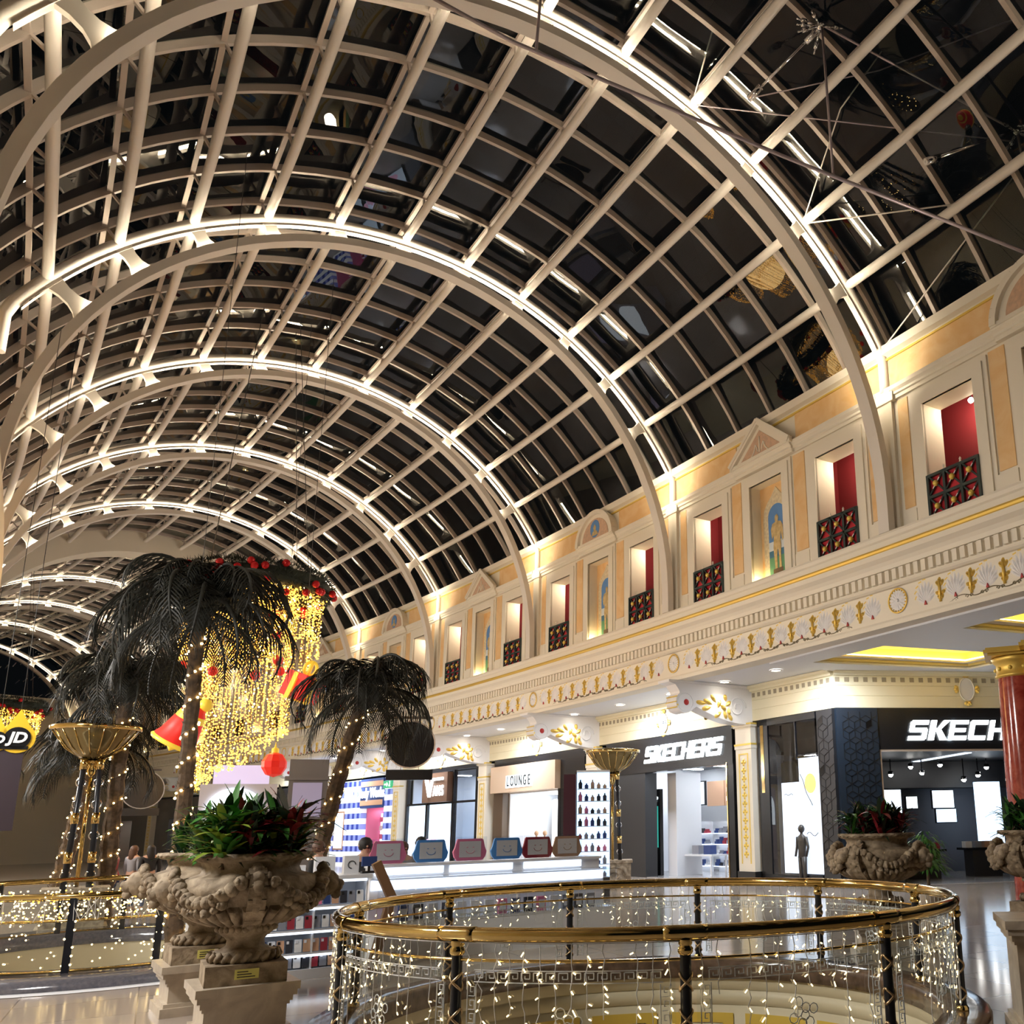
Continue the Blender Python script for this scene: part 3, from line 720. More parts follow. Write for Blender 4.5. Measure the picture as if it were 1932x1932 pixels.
# ================================================================ CORBELS
cproto = None
def spiral(b, cx, cz, r, y, turns=1.6, th=.022):
    n = 30; b.tube([(cx + r * (1 - i / n * .75) * cos(i / n * turns * 2 * pi), y, cz + r * (1 - i / n * .75) * sin(i / n * turns * 2 * pi)) for i in range(n + 1)], th, 5)
for k in range(1, 8):
    s = AS(k); lab = 'white scrolled bracket with gilt leaf under the soffit, %s one from the right' % ORD[k - 1].replace('nearest', 'first')
    if cproto is None:
        cproto = at_hall('corbel', lab, 'corbel', XS, s, 5.0, 'scrolled brackets under the gallery'); O = XS
        P = [(14.72, 6.3), (14.72, 6.22), (14.95, 6.16), (15.06, 6.02), (15.10, 5.96)]
        P += [(15.32 + .36 * cos(a), 5.62 + .34 * sin(a)) for a in [radians(125 + 15 * i) for i in range(13)]]
        P += [(15.75, 5.50), (16.1, 5.36), (16.6, 5.20), (17.1, 5.08), (17.5, 5.04), (18.05, 5.02), (18.05, 6.3)]
        b = MB(); b.prism(P, lambda a, z: (a - O, -.27, z - 5), lambda a, z: (a - O, .27, z - 5)); b.build('body', M['white'], cproto)
        b = MB(); b.box(14.68 - O, XS - O, -.31, .31, 1.22, 1.30); b.build('cap', M['white'], cproto)
        for sg in (-1, 1):
            b = MB(); spiral(b, 17.42 - O, .57, .36, sg * .28); b.build('volute', M['white'], cproto)
            b = MB(); b.tube([(15.32 - O + .3 * cos(a), sg * .275, .62 + .29 * sin(a)) for a in [2 * pi * i / 20 for i in range(20)]], .016, 5, closed=True); b.build('small_volute', M['white'], cproto)
            b = MB(); b.lathe([(.001, .05), (.07, .04), (.10, 0)], 12); 
            b.v = [(15.36 - O + x, sg * (.27 + z), .62 + y) for x, y, z in b.v]; b.build('red_button', M['redpaint'], cproto)
            g = MB()
            for i, (cx, cz, a, l) in enumerate(((16.15, .62, -1.5, .42), (16.4, .60, -1.2, .4), (16.55, .66, -.7, .34), (16.7, .62, 2.2, .3), (16.85, .45, 2.8, .3), (16.75, .40, -2.2, .36), (17.0, .34, 2.4, .28), (16.95, .72, -.2, .25), (16.6, .5, .4, .3), (17.05, .55, 3.1, .26), (16.35, .52, -1.8, .4), (16.9, .58, 1.0, .3))):
                q = MB(); petal(q, a, l, .15, 0, .07); g.add([(cx - O + y, sg * (.275 - x), cz + z) for x, y, z in q.v], q.f)
            g.build('gilt_leaf', M['gold'], cproto)
        b = MB(); b.tube([(15.32 - O - .345 * cos(.5), y, .62 - .1) for y in (-.29, .29)], .03, 6)
        for z in (.45, .62, .79): b.tube([(14.965 - O + .04 * abs(z - .62) / .17 * .6, y, z) for y in (-.285, .285)], .02, 5)
        b.build('gilt_face', M['goldpaint'], cproto)
    else: dup(cproto, W(XS, s, 5), ANG(s), lab)
# ================================================================ PILASTERS
pproto = None
for k in range(1, 9):
    s = AS(k); lab = 'cream pilaster with gilt relief between shopfronts, %s from the right' % ORD[k - 1].replace('nearest', 'first')
    if pproto is None:
        pproto = at_hall('pilaster', lab, 'pilaster', XS, s, 0, 'cream pilasters between the shops')
        b = MB(); b.box(-.22, .25, -.40, .40, .36, 4.95); b.build('shaft', M['cream'], pproto)
        b = MB(); b.box(-.26, .25, -.46, .46, 4.95, 5.03); b.box(-.30, .25, -.5, .5, 4.98, 5.0); b.build('capital', M['cream'], pproto)
        b = MB(); b.box(-.24, .25, -.43, .43, 4.25, 4.40); b.build('neck_band', M['cream'], pproto)
        b = MB(); b.box(-.29, -.0, -.49, .49, 5.03, 5.08); b.box(-.25, 0, -.44, .44, 4.36, 4.42); b.build('gilt_band', M['goldpaint'], pproto)
        b = MB(); b.box(-.26, .25, -.44, .44, 0, .36); b.build('plinth', M['plinth'], pproto)
        b = MB()
        for y0, y1, z0, z1 in ((-.24, .24, 4.06, 4.10), (-.24, -.20, .6, 4.1), (.20, .24, .6, 4.1)): b.box(-.235, -.22, y0, y1, z0, z1)
        b.build('gilt_frame', M['goldpaint'], pproto)
        b = MB()
        for i in range(12):
            z = .9 + i * .265; q = MB()
            for a in (0, 1.57, 3.14, -1.57): petal(b, a, .13, .10, -.225, .02, 0, z)
        b.build('relief', M['goldpaint'], pproto)
    else: dup(pproto, W(XS, s, 0), ANG(s), lab)
# ================================================================ NUMBER PLAQUES
def plaque(lab, num, loc, rz):
    t = thing('number_plaque', lab, 'plaque', loc, rz, 'oval number plaques above the shops')
    b = MB(); b.prism([(.24 * cos(2 * pi * i / 24), .34 * sin(2 * pi * i / 24)) for i in range(24)], lambda a, z: (-.05, a, z), lambda a, z: (0, a, z)); b.build('oval', M['white'], t)
    b = MB(); b.tube([(-.05, .25 * cos(2 * pi * i / 24), .35 * sin(2 * pi * i / 24)) for i in range(24)], .018, 5, closed=True)
    b.build('rim', M['cream'], t)
    b = MB()
    for y, z, rot in ((0, .36, 0), (.27, 0, 1.57), (-.27, 0, -1.57), (0, -.36, 3.14)):
        for a in (-.7, 0, .7): petal(b, rot + a, .17, .12, -.05, .05, 0, z, y)
    b.build('gilt_leaf', M['gold'], t)
    if num:
        b = MB(); text_mb(b, num, .27, .01, f=lambda x, y, z: (-.055 - z, -x, y)); b.build('number', M['blackmatt'], t)
    return t
for k, n in ((1, '148'), (2, '146'), (3, '144'), (4, ''), (5, '')):
    s = AS(k) + BAY / 2
    plaque('oval white plaque %s above the %s' % ('reading ' + n if n else 'with gilt leaves', {1: 'black shop sign', 2: 'tan shop sign', 3: 'brown shop sign', 4: 'gingham shopfront', 5: 'black sign with a blue bar'}[k]), n, W(XS, s, 5.6), ANG(s))
plaque('oval plaque half hidden by the red marble column', '', cw.matrix_world @ Vector((0, 0, 0)) if False else Vector(W(*CW0)) + d2.normalized() * 4.3 + Vector((0, 0, 5.72)), RZC)
# ================================================================ SHOPS
def shop(k, label, cat='shopfront'):
    s = AS(k) + BAY / 2
    t = at_hall('shopfront', label, cat, XS, s, 0, 'shopfronts under the gallery')
    return t, (lambda y: y - s)
def bx(name, m, parent, *boxes):
    for q in boxes: b = MB(); b.box(*q); o = b.build(name, m, parent)
    return o
def room(parent_label, loc, rz, y0, y1, depth, h, wall, lightn=2, ceilm=None, x0=.3, es=None, floor=None):
    r = sroot('wall_shop_interior', loc, rz)
    bx('back_wall', wall, r, (depth, depth + .1, y0, y1, 0, h)); bx('side_wall', wall, r, (x0, depth, y0 - .1, y0, 0, h)); bx('side_wall', wall, r, (x0, depth, y1, y1 + .1, 0, h))
    bx('shop_ceiling', ceilm or wall, r, (x0, depth, y0, y1, h, h + .1)); bx('shop_floor', floor or M['shopfloor'], r, (x0 - .3, depth, y0, y1, -.02, .012))
    for i in range(lightn):
        y = y0 + (y1 - y0) * (i + .5) / lightn
        bx('light_panel', es or M['shoplight'], r, (x0 + .8, depth - .6, y - .12, y + .12, h - .04, h - .01))
    return r
RECT = {'S': [(.08, .78, 1, 1), (0, .46, .24, .93), (.05, .40, .95, .62), (.76, .06, 1, .55), (0, 0, .92, .22)],
 'K': [(0, 0, .3, 1), [(.3, .42), (.72, 1), (1.08, 1), (.56, .5)], [(.3, .60), (.55, .62), (1.06, 0), (.68, 0)]],
 'E': [(0, 0, .24, 1), (0, .80, 1, 1), (0, .41, .9, .6), (0, 0, 1, .22)],
 'C': [(0, .07, .25, .93), (.07, .78, 1, 1), (.07, 0, .95, .22)],
 'H': [(0, 0, .25, 1), (.75, 0, 1, 1), (.2, .41, .8, .6)],
 'R': [(0, 0, .25, 1), (0, .8, .93, 1), (.74, .5, 1, .95), (.2, .38, .95, .58), [(.48, .45), (.8, .45), (1.05, 0), (.7, 0)]]}
def slab_letter(ch, x, cw, hh, f, th=.08, shear=.28):
    b = MB()
    for r in RECT[ch]:
        P = [(r[0], r[1]), (r[2], r[1]), (r[2], r[3]), (r[0], r[3])] if isinstance(r, tuple) else r
        P = [((p[0] + shear * p[1] * hh / cw) * cw + x, (p[1] - .5) * hh) for p in P]
        b.prism(P, lambda a, z: f(a, z, 0), lambda a, z: f(a, z, th))
    return b
def slab_sign(parent, word, width, hh, yc, zc, x0):
    n = len(word); cw = (width - .28 * hh) / (n * 1.15 - .15)
    for i, ch in enumerate(word):
        b = slab_letter(ch, -width / 2 + i * cw * 1.15, cw, hh, lambda a, z, t: (x0 - t, yc - a, zc + z)); b.build('sign_letter', M['signwhite'], parent)
# ---- shop 1: black front with a slanted white sign
t, y = shop(1, 'black shopfront with long lit slanted SKECHERS sign and wide open entrance')
L1 = (y(31.75), y(23.75))
bx('fascia', M['black'], t, (-.06, .3, L1[0], L1[1], 3.84, 5.13)); bx('jamb', M['black'], t, (-.04, .5, y(24.1), L1[1], 0, 3.84)); bx('jamb', M['blackmatt'], t, (-.04, .5, L1[0], y(29.0), 0, 3.84))
slab_sign(t, 'SKECHERS', 4.75, .62, y(26.55), 4.48, -.07)
bx('gilt_edge', M['brass'], t, (-.06, -.03, y(24.1) - .03, y(24.1) + .02, 0, 3.9))
room('', W(XS, AS(1) + BAY / 2), ANG(AS(1) + BAY / 2), y(32.2), y(23.9), 5, 4.2, M['shopwhite'], 4, M['blackmatt'])
def fixture(name, label, cat, x, s, z, group=None, extra=0): return at_hall(name, label, cat, x, s, z, group, extra)
q = fixture('wall_panel', 'tan lettered panel high on the back wall inside the slanted-sign shop', 'wall panel', 21.9, 28.9, 2.6)
bx('board', M['shoptan'], q, (0, .06, -.0, 1.1, 0, 1.0)); bx('board', M['shoptan'], q, (0, .06, -1.8, -.04, 0, 1.0))
b = MB(); text_mb(b, 'DESIGNED IN', .26, .02, f=lambda x, yy, z: (-.02 - z, -x - .95, yy + .62)); text_mb(b, 'LOS ANGELES', .26, .02, f=lambda x, yy, z: (-.02 - z, -x - .95, yy + .26)); b.build('lettering', M['lightbox'], q)
q = fixture('light_box', 'lit shoe poster beside the tan panel inside the slanted-sign shop', 'light box', 21.9, 30.8, 2.65)
bx('frame', M['black'], q, (0, .1, -.85, .85, 0, 1.0)); bx('picture', M['lightbox'], q, (-.02, 0, -.8, .8, .05, .95))
b = MB(); b.prism([(-.1, .3), (.5, .3), (.45, .42), (.15, .62), (.0, .5)], lambda a, z: (-.03, a, z), lambda a, z: (-.02, a, z)); b.box(-.03, -.02, -.5, -.4, .3, .6); b.build('printed_shoe', M['bluebox'], q)
q = fixture('advertising_totem', 'dark green lit poster stand with STEP lettering at the shop entrance', 'poster stand', 18.9, 29.55, 0)
bx('body', M['black'], q, (0, .15, -.42, .42, 0, 3.25)); bx('poster', M['greenbox'], q, (-.02, 0, -.3, .36, 1.05, 2.6))
b = MB(); text_mb(b, 'STEP', .3, .02, f=lambda x, yy, z: (-.02 - z, -x, yy + 2.85)); b.build('lettering', M['signcool'], q)
q = fixture('partition_wall', 'white pillar just inside the slanted-sign shop', 'pillar', 19.15, 28.75, 0); bx('core', M['shopwhite'], q, (0, 1.2, -.28, .28, 0, 3.84))
def rack(lab, x, s, z, n, w, cols, levels=4, h=2.0):
    q = fixture('display_shelf', lab, 'display shelf', x, s, z, 'shop shelves with shoes and clothes'); bx('back_panel', M['shopwhite'], q, (.28, .32, -w / 2, w / 2, 0, h))
    for l in range(levels):
        zz = .25 + l * (h - .3) / levels; bx('shelf', M['lightbox'], q, (0, .28, -w / 2, w / 2, zz - .03, zz))
        for i in range(n):
            yy = -w / 2 + w * (i + .5) / n; hh = random.uniform(.12, .3); c = random.choice(cols)
            b = MB(); b.box(.05, .24, yy - w / n * .36, yy + w / n * .36, zz, zz + hh * .55); b.box(.05, .18, yy - w / n * .36, yy + w / n * .1, zz + hh * .55, zz + hh); b.build('goods', M[c], q)
    return q
M.update(goods_red=mat('red goods', (.35, .03, .05), .5), goods_blue=mat('navy goods', (.03, .06, .2), .5), goods_tan=mat('tan goods', (.5, .3, .18), .5), goods_grey=mat('grey goods', (.25, .26, .3), .5), goods_white=mat('white goods', (.8, .8, .8), .5), goods_pink=mat('pink goods', (.75, .2, .35), .5))
GC = ['goods_red', 'goods_blue', 'goods_tan', 'goods_grey', 'goods_white', 'clothes']
rack('shelves of clothes at the back left of the slanted-sign shop', 21.6, 30.4, 0, 6, 1.7, GC)
rack('shelves of tan goods at the back middle of the slanted-sign shop', 21.6, 28.6, 0, 6, 1.5, GC)
rack('shelves of white goods at the back right of the slanted-sign shop', 21.6, 26.9, 0, 6, 1.5, ['goods_white', 'goods_grey'])
q = fixture('display_table', 'white display table with bags inside the slanted-sign shop', 'table', 19.9, 29.4 - 1.6, 0)
bx('top', M['shopwhite'], q, (-.4, .4, -.9, .9, .72, .78)); 
for a in (-.35, .35):
    for c in (-.8, .8): bx('leg', M['shopwhite'], q, (a - .03, a + .03, c - .03, c + .03, 0, .72))
for i, c in enumerate(('goods_blue', 'goods_grey')): bx('bag', M[c], q, (-.15, .15, -.5 + i * .7, -.1 + i * .7, .78, 1.1))
def mannequin(lab, x, s, m, extra=0):
    q = fixture('mannequin', lab, 'mannequin', x, s, 0, 'shop window mannequins', extra); b = MB()
    b.tube([(0, .09, 0), (0, .09, .45), (0, .07, .85)], [.05, .065, .09], 8); b.tube([(0, -.09, 0), (0, -.09, .45), (0, -.07, .85)], [.05, .065, .09], 8)
    b.lathe([(.001, .8), (.16, .84), (.15, 1.02), (.18, 1.3), (.17, 1.42), (.06, 1.5), (.05, 1.55)], 10, sx=.65); b.ball((0, 0, 1.66), .105, 10, sz=1.2)
    for sg in (-1, 1): b.tube([(0, sg * .19, 1.42), (.02, sg * .25, 1.12), (-.06, sg * .24, .85)], [.05, .042, .035], 7)
    b.build('body', m, q); bx('stand', M['black'], q, (-.2, .2, -.2, .2, 0, .02)); return q
# ---- corner window between first pilaster and the corner
t = at_hall('shop_window', 'tall black framed corner shop window with lit posters and gold light reflections', 'shop window', XS, 21.2, 0)
bx('frame', M['black'], t, (-.05, .3, 1.25, 1.75, 0, 5.13), (-.05, .3, -1.0, 1.75, 4.92, 5.13), (-.05, .3, -1.0, 1.75, 0, .30), (-.05, .02, -.08, -.04, 3.75, 4.92))
bx('pane', M['shopglass'], t, (-.02, -.01, -.06, 1.25, .30, 4.92)); bx('pane', M['shopglass'], t, (-.02, -.01, -.95, -.06, .30, 4.92)); bx('backing', M['black'], t, (1.2, 1.3, -1.2, 1.9, 0, 5.1))
bx('gilt_strip', M['brass'], t, (-.06, -.03, 1.45, 1.60, 2.8, 4.95))
bx('poster', M['lightbox'], t, (.10, .13, -.05, .83, .34, 3.07)); bx('poster', M['lightbox'], t, (.06, .09, -.93, -.05, .34, 3.78))
b = MB(); b.prism([(.25 * cos(a) - .55, 3.0 + .3 * sin(a)) for a in [2 * pi * i / 16 for i in range(16)]], lambda a, z: (.05, a, z), lambda a, z: (.06, a, z)); b.build('printed_sun', emis('orange print', (1, .55, .15), 1.4), t)
b = MB(); b.tube([(.055, -.1 - .06 * i - .03 * sin(i), 3.3 - .12 * i) for i in range(9)], .012, 4); b.tube([(.095, .7 - .08 * i, 2.7 + .03 * sin(i * 2)) for i in range(6)], .01, 4); b.tube([(.055, -.3 - .07 * i, 1.5 + .06 * sin(i)) for i in range(8)], .01, 4); b.build('printed_lines', M['mannequin'], t)
mannequin('dark mannequin in front of the lit posters of the corner window', XS - .10, 21.0, M['mannequin'])
def diamonds(parent, y0, y1, z0, z1, x, size, seed):
    """wall cladding of lozenges: thin joints in a cube pattern, odd darker lozenges"""
    rnd = random.Random(seed); h = size; wd = size * .866; b = MB(); d = MB(); r = 0; z = z0
    def seg(a, c):
        if y0 <= min(a[0], c[0]) and max(a[0], c[0]) <= y1 and z0 <= min(a[1], c[1]) and max(a[1], c[1]) <= z1: b.bar((x, *a), (x, *c), .014, .01, (1, 0, 0))
    while z < z1 + h:
        yy = y0 - (wd if r % 2 else 0)
        while yy < y1 + wd:
            c = (yy, z)
            for ang in (90, 210, 330): a = radians(ang); seg(c, (c[0] + h * cos(a), c[1] + h * sin(a)))
            c2 = (yy + wd, z + h / 2)
            for ang in (270, 30, 150): pass
            if rnd.random() < .10 and y0 < yy - wd * .2 and yy + wd < y1 and z > z0 and z + h < z1:
                P = [c, (yy + wd, z - h / 2 + 0), (yy + wd, z + h / 2), (yy, z + h)]
                d.prism(P, lambda a, q: (x - .004, a, q), lambda a, q: (x + .004, a, q))
            # hexagon outline
            for i in range(6):
                a0, a1 = radians(30 + 60 * i), radians(90 + 60 * i); seg((c[0] + h * cos(a0), c[1] + h * sin(a0)), (c[0] + h * cos(a1), c[1] + h * sin(a1)))
            yy += wd * 2
        z += h * 1.5; r += 1
    if b.v: b.build('joint_pattern', M['cubeline'], parent)
    if d.v: d.build('dark_lozenge', M['cubedark'], parent)
t = at_hall('wall_cladding', 'dark brown lozenge clad pier left of the corner edge', 'cladding', XS, 19.87, 0); bx('panel', M['blackmatt'], t, (-.08, .4, -.34, .34, 0, 5.13)); diamonds(t, -.34, .34, .4, 5.0, -.085, .24, 3)
t = thing('wall_cladding', 'blue black lozenge clad pier right of the corner edge', 'cladding', W(*CW0), RZC); bx('panel', M['cubeblack'], t, (-.08, .4, -1.3, -.0, 0, 5.13)); diamonds(t, -1.28, -.02, .5, 5.1, -.085, .21, 5)
M['darkshop'] = mat('dark shop wall', (.10, .10, .115), .5)
# ---- angled shopfront
t = thing('shopfront', 'angled black shopfront with part hidden lit SKECHERS sign beside red column', 'shopfront', W(*CW0), RZC, 'shopfronts under the gallery')
bx('fascia', M['black'], t, (-.06, .3, -9, -1.3, 3.9, 5.13)); bx('door_frame', M['rail'], t, (-.05, .05, -1.36, -1.30, 0, 3.9), (-.05, .05, -9, -1.3, 3.84, 3.9))
slab_sign(t, 'SKECHERS', 5.3, .60, -4.85, 4.46, -.07)
room('', W(*CW0), RZC, -9.5, -.05, 6, 3.9, M['darkshop'], 1, M['blackmatt'], es=M['covelight'] if False else M['lightbox'])
bx('dark_bulkhead', M['blackmatt'], structure(bpy.data.objects[bpy.data.objects.keys()[-1]]).parent if False else t, (5.0, 5.9, -9.4, -.1, 2.95, 3.88))
def corner_item(name, lab, cat, d, off, z, group=None): 
    p = W(*CW0) + d2.normalized() * d + Vector((-d2.normalized().y, d2.normalized().x, 0)) * off; p.z = z
    return thing(name, lab, cat, p, RZC, group)
for i, (d, z, off) in enumerate(((5.2, 3.72, 4), (4.1, 3.66, 4), (3.35, 3.40, 4), (4.5, 3.45, 4), (6.6, 3.35, 4), (6.05, 3.2, 4), (6.95, 3.62, 4))):
    q = corner_item('spotlight', 'ceiling spotlight inside the angled shop, %s from the left' % ['fourth', 'second', 'first', 'third', 'sixth', 'fifth', 'seventh'][i], 'spotlight', d, off, z, 'spotlights inside the angled shop')
    b = MB(); b.lathe([(.05, .1), (.09, .08), (.09, -.02)], 10); b.build('housing', M['black'], q); b = MB(); b.ball((0, 0, -.02), .085, 8); b.build('lens', M['lampcool'], q)
    b = MB(); b.bar((0, 0, .08), (0, 0, 3.9 - z), .03, .03, (1, 0, 0)); b.build('stem', M['black'], q)
for i, (d0, d1, z0, z1, m) in enumerate(((3.3, 4.1, 2.1, 2.9, 'lightbox'), (5.3, 6.1, 2.25, 2.85, 'lightbox'), (5.4, 6.15, 1.75, 2.2, 'bluebox'), (4.3, 4.7, 2.25, 2.65, 'signcool'))):
    q = corner_item('light_box', 'lit display panel at the back of the angled shop, %s one' % ['first from the left', 'third upper', 'lower', 'second from the left'][i], 'light box', (d0 + d1) / 2, 5.0, z0, 'display panels in the angled shop')
    w2 = (d1 - d0) / 2; bx('frame', M['black'], q, (0, .08, -w2 - .03, w2 + .03, -.03, z1 - z0 + .03)); bx('picture', M[m], q, (-.02, 0, -w2, w2, 0, z1 - z0))
q = corner_item('light_tower', 'tall blue white lit display beside the red column', 'light tower', 7.0, 4.2, 0); bx('body', M['bluebox'], q, (0, .3, -.5, .35, .9, 3.1)); bx('base', M['black'], q, (0, .3, -.55, .4, 0, .9))
for i, (d, off, c, lab) in enumerate(((3.6, 2.6, 'clothes', 'low dark display table near the left of the angled shop'), (5.9, 2.9, 'clothes', 'low dark display table near the right of the angled shop'))):
    q = corner_item('display_table', lab, 'table', d, off, 0, 'tables in the angled shop'); bx('top', M['black'], q, (-.4, .4, -.7, .7, .85, .92)); bx('base', M['blackmatt'], q, (-.3, .3, -.5, .5, 0, .85))
    for j in range(4): bx('goods', M[GC[(i + j) % 6]], q, (-.15, .12, -.6 + .34 * j, -.38 + .34 * j, .92, 1.12))
# ---- shop 2: tan fascia
t, y = shop(2, 'tan shopfront with LOUNGE sign over a bright white window')
bx('header', M['black'], t, (-.05, .3, y(40.6), y(32.6), 4.78, 5.13)); bx('portal', M['black'], t, (-.05, .3, y(34.55), y(32.65), 0, 4.78))
bx('fascia', M['tan'], t, (-.30, .3, y(40.5), y(34.6), 3.55, 4.78)); bx('jamb', M['brown'], t, (-.05, .3, y(40.6), y(39.7), 0, 3.55)); bx('jamb', M['black'], t, (-.05, .3, y(34.75), y(34.5), 0, 3.55))
bx('letter_halo_panel', M['signcool'], t, (-.32, -.30, y(38.95) - 2.42, y(38.95), 3.74, 4.30))  # lit panel put in for the glow around the letters
for i, ch in enumerate('LOUNGE'):
    b = MB(); text_mb(b, ch, .66, .02, offset=.008, sx=.62, f=lambda x, yy, z: (-.34 - z, y(38.72) - i * .39 - x, yy + 4.02)); b.build('sign_letter', M['blackmatt'], t)
room('', W(XS, AS(2) + BAY / 2), ANG(AS(2) + BAY / 2), y(39.7), y(34.75), 3, 3.5, M['shopwhite'], 3)
q = fixture('light_box', 'large bright white light box filling the window under the tan sign', 'light box', 20.4, 37.2, .5); bx('panel', emis('bright white screen', (.95, 1, .98), 1.6), q, (0, .08, -1.7, 1.9, 0, 2.7)); bx('edge', M['shopwhite'], q, (.08, .14, -1.75, 1.95, -.05, 2.75))
for i, s_ in enumerate((38.3, 39.0)): mannequin('mannequin in dark underwear at the left of the white window, %s' % ('right one' if i == 0 else 'left one'), 19.6, s_, M['goods_tan'])
# ---- shop 3: brown sign box, glass
t, y = shop(3, 'dark glazed shopfront with brown VANS sign box and pale blue panes')
bx('header', M['black'], t, (-.03, .3, y(49.5), y(41.5), 4.95, 5.13)); bx('sign_box', M['vansbrown'], t, (-.35, .2, y(46.9), y(44.1), 3.35, 4.86))
b = MB(); b.prism([(-1.05, .48), (-.72, .48), (-.5, -.15), (-.3, .48), (1.0, .48), (1.0, .34), (-.12, .34), (-.38, -.5), (-.62, -.5)], lambda a, z: (-.36, y(45.5) - a, 4.12 + z), lambda a, z: (-.42, y(45.5) - a, 4.12 + z)); b.build('sign_letter', M['signwhite'], t)
for i, ch in enumerate('ANS'):
    b = MB(); text_mb(b, ch, .74, .05, offset=.01, sx=.72, f=lambda x, yy, z: (-.38 - z, y(45.5) - .08 - i * .42 - x, yy + 3.9)); b.build('sign_letter', M['signwhite'], t)
bx('mullion', M['black'], t, *[(-.05, .15, y(s_) - .1, y(s_) + .1, 0, 4.95) for s_ in (49.4, 46.95, 44.05, 41.6)])
bx('transom', M['black'], t, (-.03, .1, y(49.4), y(41.6), 3.25, 3.36)); bx('pane', M['shopglass'], t, (0, .012, y(49.4), y(46.95), 3.36, 4.95)); bx('pane', M['shopglass'], t, (0, .012, y(44.05), y(41.6), 0.05, 4.95))
bx('lit_pane', M['bluebox'], t, (.1, .13, y(49.3), y(47.05), .2, 3.25)); bx('lit_pane', M['bluebox'], t, (.1, .13, y(46.85), y(44.15), .2, 3.25))
b = MB(); 
for i in range(14): a = random.uniform(0, 6.28); r_ = random.uniform(.1, .5); b.ball((.06, y(46.3) + r_ * cos(a) * 1.5, 1.0 + r_ * sin(a)), random.uniform(.12, .25), 8)
b.build('printed_blossom', emis('pink print', (.95, .55, .75), 1.0), t)
room('', W(XS, AS(3) + BAY / 2), ANG(AS(3) + BAY / 2), y(49.4), y(41.6), 3.4, 4.9, M['shopwhite'], 2, M['blackmatt'])
# ---- shop 4: blue gingham
t, y = shop(4, 'blue and white gingham shopfront with lit Bath & Body Works sign')
bx('front', M['gingham'], t, (-.05, .3, y(58.4), y(54.3), 0, 5.0), (-.05, .3, y(51.4), y(50.4), 0, 5.0)); bx('canopy', M['goods_blue'], t, (-.15, .3, y(54.3), y(51.4), 3.3, 5.0))
bx('canopy_stripe', M['shoptan'], t, (-.16, -.15, y(54.3), y(51.4), 3.45, 3.75), (-.16, -.15, y(54.3), y(51.4), 4.55, 4.85))
for i, w_ in enumerate(('Bath & Body', 'Works')):
    pass
b = MB(); text_mb(b, 'Bath & Body Works', .82, .05, offset=.012, sx=.78, f=lambda x, yy, z: (-.2 - z, y(53.75) - x, yy + 4.15)); b.build('sign', M['signwhite'], t)
room('', W(XS, AS(4) + BAY / 2), ANG(AS(4) + BAY / 2), y(54.3), y(51.4), 3, 3.3, M['goods_pink'], 2)
for i, s_ in enumerate((53.6, 52.1)):
    q = fixture('display_shelf', 'red and pink goods shelf in the gingham shop, %s side' % ('left' if i == 0 else 'right'), 'display shelf', 19.2, s_, 0, 'shelves in the gingham shop'); bx('back_panel', M['lightbox'], q, (0, .1, -.6, .6, 0, 3))
    for l in range(5):
        for j in range(4): bx('goods', emis('bright goods', random.choice(((.9, .15, .15), (.9, .4, .6), (.1, .5, .3))), .7) if l < 0 else M[random.choice(('goods_red', 'goods_pink', 'goods_white'))], q, (-.12, 0, -.55 + j * .28, -.35 + j * .28, .5 + l * .5, .78 + l * .5))
q = fixture('light_box', 'lit shimmering poster in the gingham front', 'light box', XS - .07, 56.9, .9); bx('frame', M['shoptan'], q, (-.03, 0, -.65, .65, 0, 2.3)); bx('picture', M['bluebox'], q, (-.05, -.03, -.55, .55, .1, 2.2))
# ---- shop 5: black sign with blue bar
t, y = shop(5, 'dark shopfront with lit white sign split by a blue bar')
bx('fascia', M['black'], t, (-.05, .3, y(67.2), y(59.2), 3.6, 5.0)); bx('jamb', M['black'], t, (-.05, .3, y(67.2), y(64.5), 0, 3.6))
b = MB(); text_mb(b, 'outfit kids', .95, .05, offset=.02, sx=.9, f=lambda x, yy, z: (-.07 - z, y(61.6) - x, yy + 4.3)); b.build('sign', M['signwhite'], t); bx('blue_bar', emis('blue sign bar', (.05, .15, .6), 1), t, (-.08, -.05, y(61.62), y(61.48), 3.7, 4.9))
room('', W(XS, AS(5) + BAY / 2), ANG(AS(5) + BAY / 2), y(64.5), y(59.2), 3, 3.6, M['shopwhite'], 2)
# ---- shops further off
M['greenfascia'] = mat('green fascia', (.05, .22, .06), .5); M['greyshop'] = mat('grey shopfront', (.12, .12, .13), .4); M['warmshop'] = mat('dim shop wall', (.5, .42, .35), .5)
t, y = shop(6, 'green fronted shop with a white swirl sign behind the palm trunk'); bx('front', M['greenfascia'], t, (-.05, .3, -4, 4, 0, 5.0))
b = MB(); spiral(b, 0, 4.0, .7, 0, 1.8, .14); b.v = [(-.2 + yy, x, z) for x, yy, z in b.v]; b.build('sign', M['signwhite'], t)
for k, lab in ((7, 'grey shopfront with a lit white doorway far along the mall'), (8, 'grey shopfront farthest along the mall')):
    t, y = shop(k, lab); bx('fascia', M['greyshop'], t, (-.05, .3, -4, 4, 3.4, 5.0)); bx('jamb', M['greyshop'], t, (-.05, .3, -4, -1.2, 0, 3.4), (-.05, .3, 1.6, 4, 0, 3.4)); room('', W(XS, AS(k) + BAY / 2), ANG(AS(k) + BAY / 2), -1.2, 1.6, 2, 3.4, M['warmshop'], 1)
